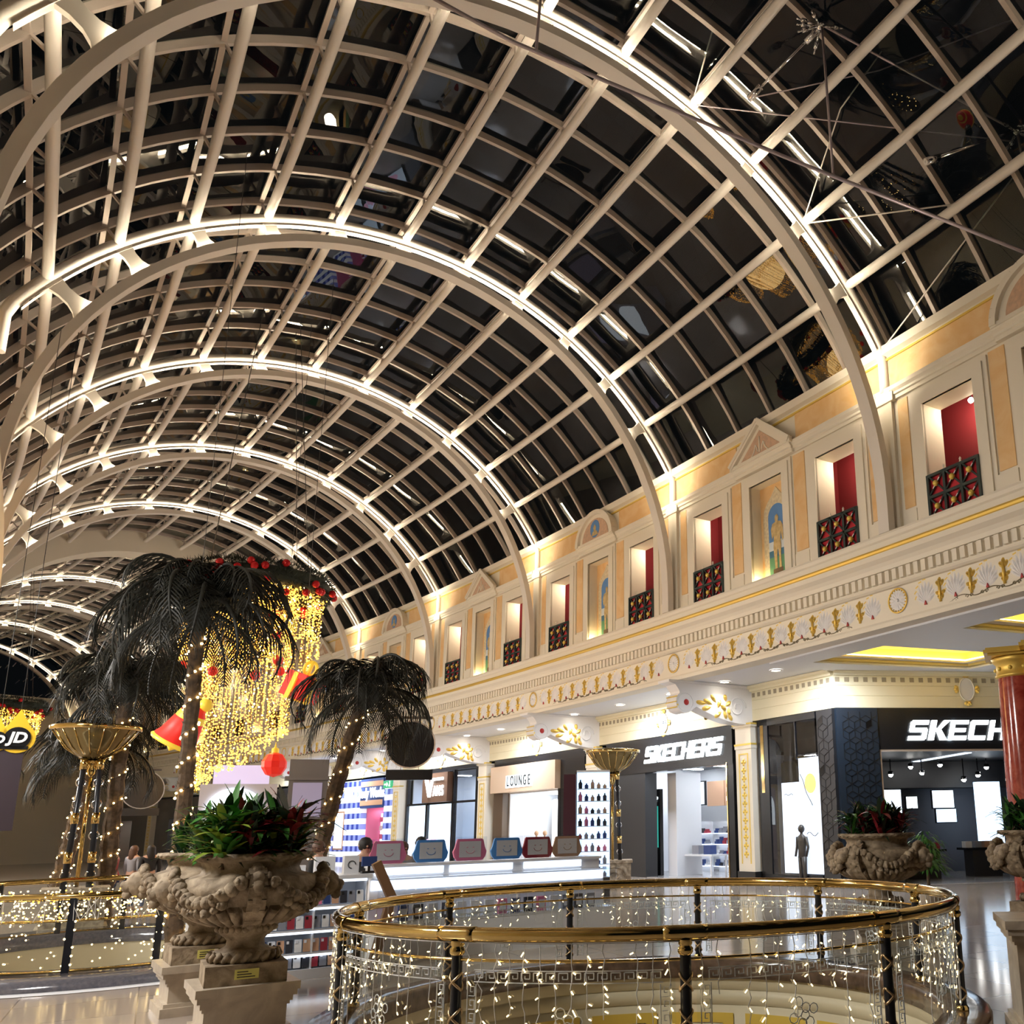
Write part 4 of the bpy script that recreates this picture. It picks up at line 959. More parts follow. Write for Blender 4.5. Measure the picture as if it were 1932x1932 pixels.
# ================================================================ FLOORS AND WELL
WC = Vector((4.611, 8.442, 0)); WR = 2.99          # rail circle of the round well
wcw = W(WC.x, WC.y); 
EL = (0.2, 18.6, 2.35, 3.0)                         # second, oval well: centre x, s and half axes
def ellp(a, e=0.0, z=0.0): return W(EL[0] + (EL[2] + e) * cos(a), EL[1] + (EL[3] + e) * sin(a), z)
outer = [W(-13, s)[:2] for s in ss_range(-10, AS(9), 5)] + [W(30, s)[:2] for s in ss_range(-10, AS(9), 5)[::-1]]
circ = lambda r: [(wcw.x + r * cos(2 * pi * i / 64), wcw.y + r * sin(2 * pi * i / 64)) for i in range(64)]
fl = plate_with_holes('floor', outer, [circ(2.86), [tuple(ellp(2 * pi * i / 48, -.1)[:2]) for i in range(48)]], 0, M['tiles'], None, th=.0); structure(fl)
def ring(b, P, Q, z0, z1, z2=None):
    n = len(P)
    b.add([(*P[i][:2], z0) for i in range(n)] + [(*Q[i][:2], z1) for i in range(n)], [(i, (i + 1) % n, n + (i + 1) % n, n + i) for i in range(n)], 0, True)
wl2 = sroot('wall_well'); cc = lambda r, n=64: [(wcw.x + r * cos(2 * pi * i / n), wcw.y + r * sin(2 * pi * i / n)) for i in range(n)]
b = MB(); ring(b, cc(3.25), cc(3.25), 0, .10); ring(b, cc(3.25), cc(3.22), .10, .12); ring(b, cc(3.22), cc(2.82), .12, .12); ring(b, cc(2.82), cc(2.80), .12, .10); ring(b, cc(2.80), cc(2.80), .10, -.10); ring(b, cc(2.80), cc(2.86), -.10, -.10); b.build('kerb', M['brownmarble'], wl2)
b = MB()
for z0, z1 in ((-.10, -.24), (-.26, -.42), (-.44, -1.65)): ring(b, cc(2.86), cc(2.86), z0, z1)
for z in (-.24, -.42): ring(b, cc(2.86), cc(2.89), z, z - .01); ring(b, cc(2.89), cc(2.86), z - .01, z - .02)
ring(b, cc(2.86), cc(3.3), -1.65, -1.65); b.build('band', M['wellcream'], wl2)
n = 18
for i in range(n):
    a0, a1 = 2 * pi * (i + .08) / n, 2 * pi * (i + .92) / n
    for (u0, u1, z0, z1) in ((a0, a1, -.52, -.64), (a0, a1, -1.08, -1.2), (a0, a0 + .05, -.64, -1.08), (a1 - .05, a1, -.64, -1.08)):
        b = MB(); m_ = 6; P = []
        for j in range(m_ + 1): a = u0 + (u1 - u0) * j / m_; P.append(a)
        b.add([(wcw.x + 2.845 * cos(a), wcw.y + 2.845 * sin(a), z) for z in (z0, z1) for a in P], [(j, j + 1, m_ + 2 + j, m_ + 1 + j) for j in range(m_)], 0, True); b.build('yellow_panel', M['wellyellow'], wl2)
lf = structure(MB().box(-16, 30, -10, 70, -6.1, -6.0).build('floor_lower', M['tiles']))
lamp('lower_floor_light', 'AREA', (wcw.x + 5, wcw.y, -2.2), 220, (1, .88, .66), 2.5)
lamp('lower_floor_light', 'AREA', (wcw.x - 5, wcw.y + 2, -2.2), 220, (1, .88, .66), 2.5)
b = MB(); e2 = lambda e, n=48: [tuple(ellp(2 * pi * i / n, e)[:2]) for i in range(n)]
wl3 = sroot('wall_oval_well'); ring(b, e2(1.35), e2(1.35), 0, .10); ring(b, e2(1.35), e2(-.1), .10, .10); ring(b, e2(-.1), e2(-.1), .10, -.1); b.build('kerb', M['granite'], wl3)
b = MB(); ring(b, e2(1.62), e2(1.35), .006, .006); b.build('white_border', M['shopwhite'], wl3)
b = MB(); ring(b, e2(-.08), e2(-.08), -.1, -1.6); b.build('band', M['wellcream'], wl3)
# ================================================================ MATERIALS FOR THE HALL
M.update(
 stone=mat('weathered carved stone', (.46, .37, .26), .75, noise=((.16, .115, .07), 7, 8, .6), bump=(26, .5)),
 marble=mat('cream marble', (.62, .54, .43), .3, noise=((.46, .39, .31), 4, 8, 1.5)),
 sticker=mat('yellow notice', (.75, .70, .20), .5),
 leafg=mat('green leaf', (.06, .22, .035), .45), leafd=mat('dark leaf', (.012, .035, .015), .45), leafr=mat('red leaf', (.22, .012, .02), .45), leafy=mat('yellow green leaf', (.22, .30, .03), .45),
 palmleaf=mat('dark palm leaf', (.010, .011, .007), .6), trunk=mat('palm trunk fibre', (.13, .085, .05), .85, noise=((.06, .04, .025), 14, 5)),
 wire=mat('dark wire', (.05, .05, .05), .5), whitewire=mat('white cable', (.8, .8, .8), .5),
 bulb=emis('warm fairy bulb', (1, .66, .22), 22, False), bulbcool=emis('cool fairy bulb', (.6, .75, 1), 14, False), bulbwarm=emis('warm white bulb', (1, .74, .34), 5, False),
 bead=emis('gold light bead', (1, .50, .07), 3.2, False), beadhot=emis('bright light bead', (1, .80, .4), 9, False),
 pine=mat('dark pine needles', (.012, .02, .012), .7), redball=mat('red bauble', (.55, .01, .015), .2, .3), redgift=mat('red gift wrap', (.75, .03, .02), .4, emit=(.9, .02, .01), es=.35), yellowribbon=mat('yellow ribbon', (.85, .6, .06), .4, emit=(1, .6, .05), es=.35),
 redmarble=mat('red marble', (.28, .035, .025), .12, noise=((.45, .09, .06), 3.5, 8, 2.2)),
 tube=mat('lilac grey steel rod', (.42, .36, .40), .35, .4), chrome=mat('polished chrome', (.75, .75, .78), .12, 1.0),
 postblack=mat('black fluted post', (.008, .01, .016), .3), bronze=mat('pale bronze ribbon', (.62, .46, .27), .3, .8),
 balglass=glass('balustrade glass', (.93, .97, .97), 0, 1.45), etch=mat('etched white line', (.75, .78, .80), .7),
 bowlglass=mat('amber bowl', (.20, .15, .06), .06, .55), skin=mat('skin', (.50, .30, .21), .6), hairdark=mat('dark hair', (.015, .012, .01), .6), hairbrown=mat('brown hair', (.10, .05, .03), .6),
 kioskwhite=mat('white kiosk laminate', (.82, .84, .88), .25), kiosklight=emis('cool shelf light', (.78, .87, 1), 1.7), wood=mat('brown wood post', (.22, .12, .06), .45), clear=glass('clear acrylic', (.95, .97, 1), 0, 1.45),
 bannerdark=mat('dark banner print', (.035, .022, .032), .6), jdyellow=mat('yellow tag', (.75, .48, .02), .5), shirtblack=mat('black shirt', (.012, .012, .014), .8), shirtgrey=mat('grey shirt', (.25, .25, .27), .8), shirtred=mat('red shirt', (.35, .06, .06), .8),
)
# ================================================================ ROUND BALUSTRADE
PA = [280 + 32.727 * i for i in range(11)]
bal = thing('round_balustrade', 'round balustrade with polished brass rail and black ribboned posts around the well', 'balustrade', wcw)
def cp(r, deg, z): a = radians(deg) + 0; return (r * cos(a), r * sin(a), z)
b = MB(); b.tube([cp(WR, 360 * i / 96, 1.075) for i in range(96)], .052, 12, closed=True); b.build('handrail', M['brass'], bal)
b = MB(); b.tube([cp(WR, 360 * i / 96, .90) for i in range(96)], .012, 6, closed=True); b.build('glass_rail', M['brass'], bal)
post_proto = None; jp = None
for i, a in enumerate(PA):
    loc = cp(WR, a, 0); rot = (0, 0, radians(a))
    if post_proto is None:
        b = MB(); n = 16; b.lathe([(.036 if j % 2 else .04, 0) for j in [0]] and [(.04, .12), (.04, .94)], 12); P0 = b.build('post', M['postblack'], bal)
        b = MB(); b.lathe([(.05, .10), (.058, .12), (.058, .15), (.045, .17)], 14); b.lathe([(.042, .93), (.055, .945), (.055, .975), (.04, .99), (.05, 1.0), (.05, 1.03)], 14); P1 = b.build('brass_collar', M['brass'], P0)
        P2 = []
        for zc in (.27, .51, .75):
            b = MB()
            for sg in (-1, 1):
                for q0 in (0, pi):
                    b.tube([(.043 * cos(q0 + sg * t), .043 * sin(q0 + sg * t), zc - .06 + .12 * (t + pi / 2) / pi) for t in [(-pi / 2 + pi * j / 8) for j in range(9)]], .010, 5)
            P2.append(b.build('cross_ribbon', M['bronze'], P0))
        post_proto = (P0, P1, P2); P0.location = loc; P0.rotation_euler = rot
        b = MB(); b.tube([cp(WR, -3 + j, 1.075) for j in range(7)], .0555, 12); jp = b.build('rail_sleeve', M['brass'], bal); jp.rotation_euler = rot
    else:
        q = child_copy(post_proto[0], bal, loc, rot); child_copy(post_proto[1], q)
        for e in post_proto[2]: child_copy(e, q)
        child_copy(jp, bal, (0, 0, 0), rot)
def key_band(b, R, a0, a1, z0, z1, n, vertical=False):
    """greek key border as thin proud lines on the curved pane"""
    def pt(u, v): return cp(R, a0 + (a1 - a0) * u, z0 + (z1 - z0) * v)
    def ln(p, q): b.bar(pt(*p), pt(*q), .004, .007, (0, 0, 1) if not vertical else (1, 0, 0))
    if not vertical:
        m = 12
        for v in (0, 1):
            for j in range(m): ln((j / m, v), ((j + 1) / m, v))
    for j in range(n):
        u0 = j / n; du = 1 / n; F = lambda x, y: (u0 + du * x, y)
        K = [(.1, .15), (.1, .85), (.8, .85), (.8, .35), (.4, .35), (.4, .6)]
        if vertical: F = lambda x, y: (y, u0 + du * x)
        for p, q in zip(K, K[1:]): ln(F(*p), F(*q))
    if vertical: 
        for u in (0, 1): b.bar(pt(u, 0), pt(u, 1), .004, .007, (1, 0, 0))
rose = None
for i, a in enumerate(PA):
    a0, a1 = a + 1.4, a + 32.727 - 1.4
    b = MB(); m = 10; vs = [cp(WR, a0 + (a1 - a0) * j / m, z) for z in (.16, .885) for j in range(m + 1)]
    b.add(vs, [(j, j + 1, m + 2 + j, m + 1 + j) for j in range(m)], 0, True); pn = b.build('glass_pane', M['balglass'], bal)
    if a % 360 > 170 or a % 360 < 345:
        b = MB(); key_band(b, WR + .002, a0 + 1.6, a1 - 1.6, .755, .835, 15); key_band(b, WR + .002, a0 + .6, a0 + 2.0, .2, .74, 6, True); key_band(b, WR + .002, a1 - 2.0, a1 - .6, .2, .74, 6, True)
        b.build('etched_key_border', M['etch'], pn)
        b = MB(); ac = (a0 + a1) / 2
        for k_ in range(9):
            t0 = k_ * 2.4; rr = .03 + .011 * k_
            P = [cp(WR + .002, ac + (rr * cos(t0) * .9 + .035 * cos(t)) / WR * 57.3, .47 + rr * sin(t0) + .035 * sin(t)) for t in [6.28 * j / 8 for j in range(9)]]
            for p, q in zip(P, P[1:]): b.bar(p, q, .004, .006, (0, 0, 1))
        b.build('etched_rose', M['etch'], pn)
SIDE = {0: 'at the front centre', 1: 'right of the front centre', 2: 'at the right end', 3: 'at the rear right', 4: 'along the rear, right part', 5: 'along the rear middle', 6: 'along the rear, left part', 7: 'at the rear left', 8: 'at the left end', 9: 'by the left end', 10: 'left of the front centre'}
def icicles(label, pts, zt, rnd, ls, dens=1, group='icicle fairy lights on the balustrades'):
    t = thing('icicle_light_string', label, 'fairy lights', pts[0], 0, group); o = Vector(pts[0]); b = MB(); bb = MB()
    P = [Vector(p) - o for p in pts]
    for p, q in zip(P, P[1:]): b.bar(p, q, .006, .006)
    for p in P[1:-1]:
        if rnd.random() > dens: continue
        L = rnd.choice(ls) * rnd.uniform(.85, 1.1); z = 0; x, y = p.x, p.y; Q = [Vector((x, y, p.z))]
        d = Vector((-p.y - o.y + wcw.y, p.x + o.x - wcw.x, 0)); d = d.normalized() if d.length > 0 else Vector((1, 0, 0))
        while z < L:
            z += rnd.uniform(.045, .075); off = d * rnd.gauss(0, .008); Q.append(Vector((x, y, p.z - z)) + off)
            if rnd.random() < .5:
                e = d * rnd.choice((-1, 1)) * rnd.uniform(.012, .028) + Vector((0, 0, -.018 + rnd.gauss(0, .01)))
                bb.tube([Q[-1] + e * .4, Q[-1] + e * 1.3], .0048, 5); b.bar(Q[-1], Q[-1] + e * .5, .004, .004)
        for u, v in zip(Q, Q[1:]): b.bar(u, v, .0046, .0046, (1, 0, 0))
    b.build('cable', M['whitewire'], t, fix=False); k = bb.build('bulbs', M['bulbwarm'], t, fix=False); k['kind'] = 'stuff'; return t
rnd = random.Random(4)
for i, a in enumerate(PA):
    n = 15; pts = [wcw + Vector(cp(WR + .02, a + 32.727 * j / n, 1.02)) for j in range(n + 1)]
    icicles('icicle string of warm fairy lights hanging from the brass rail %s' % SIDE[i], pts, 1.0, rnd, (.3, .45, .6, .75), .92)
# ================================================================ SECOND, OVAL BALUSTRADE (left)
bal2 = thing('oval_balustrade', 'light wrapped oval balustrade at the left around the second well', 'balustrade', W(EL[0], EL[1]))
o2 = bal2.location.copy(); E = lambda a, e, z: Vector(ellp(a, e, z)) - o2
N2 = 16
b = MB(); b.tube([E(2 * pi * i / 72, .3, 1.07) for i in range(72)], .05, 8, closed=True); b.build('handrail', M['brass'], bal2)
for i in range(N2):
    a = 2 * pi * (i + .5) / N2 - pi / 2; p = E(a, .3, 0); b = MB(); b.box(p.x - .045, p.x + .045, p.y - .045, p.y + .045, .1, 1.05); q = b.build('post', M['postblack'], bal2)
    b = MB()
    for j in range(8): b.ball((p.x + .05 * random.choice((-1, 1)), p.y - .05, .2 + j * .11), .016, 5)
    q2 = b.build('bulbs', M['bulbwarm'], q); q2['kind'] = 'stuff'
    a1 = a + 2 * pi / N2; b = MB(); vs = [E(a + (a1 - a) * j / 4, .3, z) for z in (.14, .98) for j in range(5)]; b.add(vs, [(j, j + 1, 6 + j, 5 + j) for j in range(4)], 0, True); b.build('glass_pane', M['balglass'], bal2)
b = MB()
for z in (.12, .76): b.tube([E(2 * pi * i / 72, .3, z) for i in range(72)], .018, 6, closed=True)
b.build('glass_rail', M['brass'], bal2)
# dense warm light net under and over the rail
t = thing('light_net', 'dense net of warm fairy lights draped over the left balustrade rail', 'fairy lights', o2); b = MB(); b2 = MB()
rnd = random.Random(9)
for i in range(1300):
    a = -pi / 2 + rnd.gauss(0, .95); z = rnd.choice((rnd.uniform(.78, 1.0), rnd.uniform(1.0, 1.16), rnd.uniform(.80, 1.04))); p = E(a, .3 + rnd.gauss(0, .03), z); (b if rnd.random() < .8 else b2).ball(p, rnd.uniform(.007, .014), 4)
for i in range(150):
    a = -pi / 2 + rnd.gauss(0, .8); p = E(a, .33, rnd.uniform(.15, .75)); b.ball(p, .012, 4)
k = b.build('warm_bulbs', M['bulbwarm'], t, fix=False); k['kind'] = 'stuff'; k = b2.build('pale_bulbs', M['bead'], t, fix=False); k['kind'] = 'stuff'
b = MB()
for i in range(60): 
    a = -pi / 2 + rnd.uniform(-1.2, 1.2); b.bar(E(a, .34, 1.05), E(a + rnd.gauss(0, .04), .34, .76), .006, .006)
b.build('cable', M['whitewire'], t)
# ================================================================ URNS ON PEDESTALS
def facing(p): return atan2(-p.x, p.y) if False else atan2(p.y, p.x) - pi / 2     # local +y points away from the viewer
def pedestal(lab, p, h=.5, group='cream marble pedestals', name='pedestal'):
    t = thing(name, lab, 'pedestal', p, facing(p) + .16, group)
    b = MB(); b.box(-.34, .34, -.34, .34, .0, h - .2); b.build('shaft', M['marble'], t)
    b = MB(); 
    for w_, z0, z1 in ((.36, h - .2, h - .17), (.38, h - .17, h - .12), (.41, h - .12, h - .07), (.43, h - .07, h)): b.box(-w_, w_, -w_, w_, z0, z1)
    b.build('cap', M['marble'], t)
    b = MB(); b.box(-.41, .41, -.41, .41, 0, .09); b.box(-.38, .38, -.38, .38, .09, .13); b.build('base', M['marble'], t)
    return t
def lion(b, s):
    """lion mask projecting along +x from the belly"""
    c = (.62 * s + .04, 0, .84)
    b.ball((c[0] + .02, 0, c[2]), .13, 10); b.ball((c[0] + .11, 0, c[2] - .03), .075, 8); b.ball((c[0] + .155, 0, c[2] - .01), .04, 8)
    b.ball((c[0] + .12, 0, c[2] - .11), .05, 8); b.ball((c[0] + .08, .05, c[2] + .06), .035, 6); b.ball((c[0] + .08, -.05, c[2] + .06), .035, 6)
    for i in range(12):
        a = 2 * pi * i / 12; b.ball((c[0] - .02, .135 * cos(a), c[2] + .02 + .14 * sin(a)), .052, 7)
    for sg in (-1, 1): b.ball((c[0] + .0, sg * .12, c[2] + .12), .04, 6)
up = None
def urn(lab, p, spin=0.0):
    global up
    rz = facing(p) + spin
    if up is not None: return dup(up, p, rz, lab)
    t = thing('stone_urn', lab, 'urn', p, rz, 'carved stone urns')
    b = MB(); prof = [(.20, .40), (.235, .43), (.25, .465), (.24, .50), (.32, .52), (.44, .59), (.56, .70), (.615, .80), (.62, .85), (.57, .93), (.50, .95), (.44, .97), (.42, 1.02), (.44, 1.07), (.50, 1.085), (.525, 1.10), (.525, 1.145), (.50, 1.15), (.44, 1.12), (.40, 1.06), (.001, 1.06)]
    b.lathe(prof, 40); b.build('bowl', M['stone'], t)
    b = MB(); b.lathe([(.27, .17), (.30, .2), (.29, .26), (.22, .28), (.17, .31), (.16, .36), (.19, .40)], 28); b.build('foot', M['stone'], t)
    b = MB()
    for i in range(22):
        a = 2 * pi * i / 22; b.tube([(.285 * cos(a), .285 * sin(a), .19), (.305 * cos(a + .1), .305 * sin(a + .1), .225), (.285 * cos(a + .2), .285 * sin(a + .2), .26)], .026, 6)
    b.build('rope_moulding', M['stone'], t)
    b = MB()
    for i in range(26): a = 2 * pi * i / 26; b.ball((.245 * cos(a), .245 * sin(a), .465), .03, 6)
    b.build('bead_moulding', M['stone'], t)
    b = MB(); b.box(-.34, .34, -.34, .34, 0, .175); b.build('plinth_block', M['stone'], t)
    b = MB(); b.box(-.10, .10, -.345, -.34, .05, .135); q = b.build('notice', M['sticker'], t)
    b = MB(); 
    for j in range(3): b.box(-.08, .07 - .03 * j, -.347, -.345, .065 + .022 * j, .073 + .022 * j)
    b.build('notice_lines', M['blackmatt'], q)
    b = MB()
    for i in range(30):
        a = 2 * pi * i / 30; b.tube([(.33 * cos(a), .33 * sin(a), .525), (.47 * cos(a), .47 * sin(a), .60), (.555 * cos(a), .555 * sin(a), .675)], [.03, .045, .05], 6)
    b.build('gadroon', M['stone'], t)
    b = MB()
    b.tube([(.526 * cos(2 * pi * i / 128), .526 * sin(2 * pi * i / 128), 1.122 + .006 * (i % 4 - 1.5)) for i in range(128)], [.021 if i % 2 else .010 for i in range(128)], 5, closed=True)
    b.build('rim_carving', M['stone'], t)
    for sg in (1, -1):
        b = MB(); lion(b, 1); b.v = [(x * sg, y * sg, z) for x, y, z in b.v]; b.build('lion_head', M['stone'], t)
    for a0 in (-pi / 2, pi / 2):
        b = MB(); ca, sa = cos(a0), sin(a0)
        for r, z, w_ in ((.47, 1.02, .05), (.50, .98, .075), (.60, .93, .07), (.645, .86, .065), (.63, .76, .06), (.58, .68, .055), (.47, .59, .05), (.36, .52, .05)):
            b.ball((r * ca, r * sa, z), w_, 6)
        P = [(.50, 1.0), (.60, .95), (.655, .86), (.645, .76), (.59, .67), (.48, .58), (.36, .52)]
        for (r0, z0), (r1, z1) in zip(P, P[1:]): b.bar((r0 * ca, r0 * sa, z0), (r1 * ca, r1 * sa, z1), .15, .05, (ca, sa, 0))
        for sg in (-1, 1): b.tube([((.60 + .03 * cos(j)) * ca - sg * .09 * sa, (.60 + .03 * cos(j)) * sa + sg * .09 * ca, .93 + .045 * sin(j * .8)) for j in range(9)], .018, 5)
        b.build('strap_ornament', M['stone'], t)
        for h_ in (0, 1):
            rr = random.Random(h_ + 3); b = MB()
            s0_, s1_ = (a0 - 1.32, a0 - .22) if h_ == 0 else (a0 + .22, a0 + 1.32)
            for j in range(11):
                u = j / 10; a = s0_ + (s1_ - s0_) * u; sag = .17 * sin(pi * u); z = .90 - sag; r = .60 + .02 - .12 * max(0, .74 - z) * 2
                for m_ in range(2 if .1 < u < .9 else 1):
                    c = ((r + .015) * cos(a), (r + .015) * sin(a), z - m_ * .085); R_ = rr.uniform(.042, .062) * (1.15 - m_ * .3); b.ball(c, R_, 8)
                    for e in range(3): 
                        d_ = Vector((cos(a), sin(a), 0)); b.ball(Vector(c) + d_ * R_ * .6 + Vector((-sin(a) * rr.uniform(-.03, .03), cos(a) * rr.uniform(-.03, .03), rr.uniform(-.03, .03))), R_ * .45, 5)
            b.build('garland', M['stone'], t)
    up = t; return t
def leaf(b, base, d, L, w_, droop, mi=0):
    d = Vector(d).normalized(); side = d.cross(Vector((0, 0, 1)))
    if side.length < 1e-3: side = Vector((1, 0, 0))
    side.normalize(); P = []
    for j, ww in enumerate((.25, .9, 1, .7, .05)):
        u = j / 4; c = Vector(base) + d * L * u + Vector((0, 0, -droop * L * u * u)); P += [c - side * w_ * ww, c + Vector((0, 0, -.15 * w_)), c + side * w_ * ww]
    b.add(P, [(j * 3 + e, j * 3 + e + 1, j * 3 + e + 4, j * 3 + e + 3) for j in range(4) for e in range(2)], mi, True)
plants = {}
def plant(kind, lab, p, group, sc=1.0, rz=None):
    rz = random.uniform(0, 6.28) if rz is None else rz
    if kind not in plants:
        t = thing('foliage_plant', lab, 'plant', p, rz, group); rr = random.Random(hash(kind) % 7 + len(kind)); ms = {'green': ('leafg', 'leafd'), 'red': ('leafr', 'leafd'), 'yellow': ('leafy', 'leafg'), 'dark': ('leafd', 'leafg')}[kind]
        for mi, m_ in enumerate(ms):
            b = MB()
            for i in range(34 if mi == 0 else 22):
                a = rr.uniform(0, 6.28); e = rr.uniform(.15, 1.35); L = rr.uniform(.18, .36); z = rr.uniform(.0, .30)
                leaf(b, (.03 * cos(a), .03 * sin(a), z), (cos(a) * cos(e), sin(a) * cos(e), sin(e)), L, rr.uniform(.018, .034), rr.uniform(.1, .6))
            b.build('leaves' , M[m_], t, fix=False)
        b = MB(); b.tube([(0, 0, -.04), (0, 0, .18)], .012, 5); b.build('stem', M['trunk'], t)
        plants[kind] = t; t.scale = (sc,) * 3; return t
    return dup(plants[kind], p, rz, lab, group, sc)
def planting(p, who, kinds, n, R, sc=1.0):
    rr = random.Random(n); base = Vector((p.x, p.y, p.z + 1.07)); rz = facing(p)
    c = {'green': 'bright green leafy plant', 'red': 'dark red leaved plant', 'yellow': 'yellow green leaved plant', 'dark': 'dark green leaved plant'}
    for i in range(n):
        k = kinds[i % len(kinds)]; r = R * sqrt((i + .6) / n); a = i * 2.4
        q = base + Vector((r * cos(a), r * sin(a), 0)); 
        plant(k, '%s growing in the %s' % (c[k], who), q, 'plants in the ' + who, sc * rr.uniform(.9, 1.25))
def placeD(px, py, d, z=None): pass
uN = Vector(W(1.06, 9.93)); uF = Vector(W(.90, 11.85)); uR = Vector(W(9.11, 9.80)); uRR = Vector(W(11.05, 8.62))
pedestal('cream marble pedestal under the nearest urn, left of the round balustrade', uN); pedestal('cream marble pedestal behind the nearest one, under the half hidden urn', uF)
pedestal('cream marble pedestal behind the round balustrade under the right urn', uR); pedestal('cream marble pedestal at the right edge under the farther right urn', uRR)
for p, lab, sp in ((uN, 'large carved stone urn with lion heads nearest the viewer', .1), (uF, 'carved stone urn half hidden behind the nearest urn', .15), (uR, 'carved stone urn beyond the round balustrade before the black shopfront', -.5), (uRR, 'carved stone urn cut by the right edge before the red column', -.5)):
    q = p.copy(); q.z = .5; urn(lab, q, sp); p.z = .5
planting(uN, 'nearest urn', ['dark', 'red', 'green', 'yellow', 'red', 'green', 'yellow'], 21, .43, 1.2)
planting(uF, 'half hidden urn', ['dark', 'green'], 9, .40, 1.1)
planting(uR, 'urn beyond the round balustrade', ['green', 'red', 'dark'], 12, .40, 1.0)
planting(uRR, 'urn at the right edge', ['dark', 'green'], 10, .40, 1.0)
pb = Vector(W(11.15, 10.75)); t = thing('bushy_plant', 'bright green bushy plant beside the right urn', 'plant', pb, 0)
b = MB(); rr = random.Random(5)
for i in range(420):
    a, e = rr.uniform(0, 6.28), rr.uniform(-.6, 1.5); r = rr.uniform(.1, .36); leaf(b, (r * cos(a) * cos(e), r * sin(a) * cos(e), 1.2 + r * 1.25 * sin(e)), (cos(a), sin(a), rr.uniform(-.6, .5)), rr.uniform(.08, .15), .017, .6)
b.build('leaves', M['leafg'], t, fix=False); b = MB(); b.lathe([(.001, 0), (.2, 0), (.27, .6), (.28, .75), (.24, .75), (.22, .6), (.001, .6)], 16); b.build('pot', M['marble'], t); b = MB(); b.tube([(0, 0, .6), (0, 0, 1.2)], .03, 6); b.build('stem', M['trunk'], t)
pe = Vector(W(6.95, 5.52)); pedestal('tall cream marble pedestal at the lower right edge beside the round balustrade', pe, .96)
# ================================================================ RED MARBLE COLUMNS
cb = Vector(W(12.86, 10.35))
def red_column(lab, p):
    t = thing('marble_column', lab, 'column', p, facing(p), 'red marble columns')
    b = MB(); b.lathe([(.42, .40), (.40, .9), (.385, 2.6), (.35, 4.25)], 32); b.build('shaft', M['redmarble'], t)
    b = MB(); b.lathe([(.46, .30), (.49, .34), (.46, .40), (.43, .41)], 32); b.build('base_ring', M['brass'], t)
    b = MB(); b.box(-.52, .52, -.52, .52, 0, .3); b.build('plinth', M['marble'], t)
    b = MB(); b.lathe([(.35, 4.25), (.39, 4.27), (.39, 4.3), (.365, 4.32), (.365, 4.5), (.40, 4.53), (.44, 4.6), (.40, 4.62)], 32); b.build('capital', M['gold'], t)
    b = MB(); b.box(-.47, .47, -.47, .47, 4.62, 4.66); b.box(-.54, .54, -.54, .54, 4.66, 4.72); b.box(-.5, .5, -.5, .5, 4.72, 4.76); b.build('abacus', M['gold'], t)
    b = MB()
    for i in range(10): a = 2 * pi * i / 10; b.ball((.37 * cos(a), .37 * sin(a), 4.41), .04, 6)
    b.build('rosettes', M['goldpaint'], t); return t
red_column('red marble column with gilt capital, left one of the pair at the right edge', Vector(W(13.32, 10.30))); red_column('red marble column with gilt capital, right one of the pair at the right edge', Vector(W(13.30, 9.55)))
FL = 500; GL = 520; EXPO = 0.22
# ================================================================ PALMS
def frond_mesh(b, L, elev, droop, rr, n=28):
    """arching midrib in the local xz plane with hanging leaflets"""
    P = []; x = z = 0; e = elev; st = L / 16
    for i in range(17):
        P.append(Vector((x, 0, z))); x += cos(e) * st; z += sin(e) * st; e -= droop / 16 * (1 + i / 12)
    b.tube(P, [.022 * (1 - i / 18) + .003 for i in range(17)], 5)
    for i in range(n):
        u = .12 + .88 * i / n; k = u * 16; j = min(15, int(k)); p = P[j].lerp(P[j + 1], k - j); t = (P[j + 1] - P[j]).normalized()
        ll = L * .36 * (sin(pi * (.15 + .8 * u)) ** .7) * rr.uniform(.85, 1.1)
        for sg in (-1, 1):
            d = (Vector((0, sg, 0)) * .8 + t * .75 + Vector((0, 0, -.55 - .25 * u))).normalized(); ll *= 1; w_ = .0085
            q1 = p + d * ll * .5 + Vector((0, 0, .03)); q2 = p + d * ll + Vector((0, 0, -.10 * ll)); s_ = t * w_
            b.add([p - s_ * .6, p + s_ * .6, q1 + s_, q1 - s_, q2], [(0, 1, 2, 3), (3, 2, 4)], 0)
FR = []
def make_frond(i, parent):
    rr = random.Random(i); b = MB(); e, dr, L = ((1.4, 2.2, .95), (1.1, 2.3, 1.05), (.75, 2.0, 1.06), (.35, 1.6, 1.02), (-.15, 1.1, .92))[i]
    frond_mesh(b, L, e, dr, rr); return b.build('frond', M['palmleaf'], parent, fix=False)
bulb_me = None
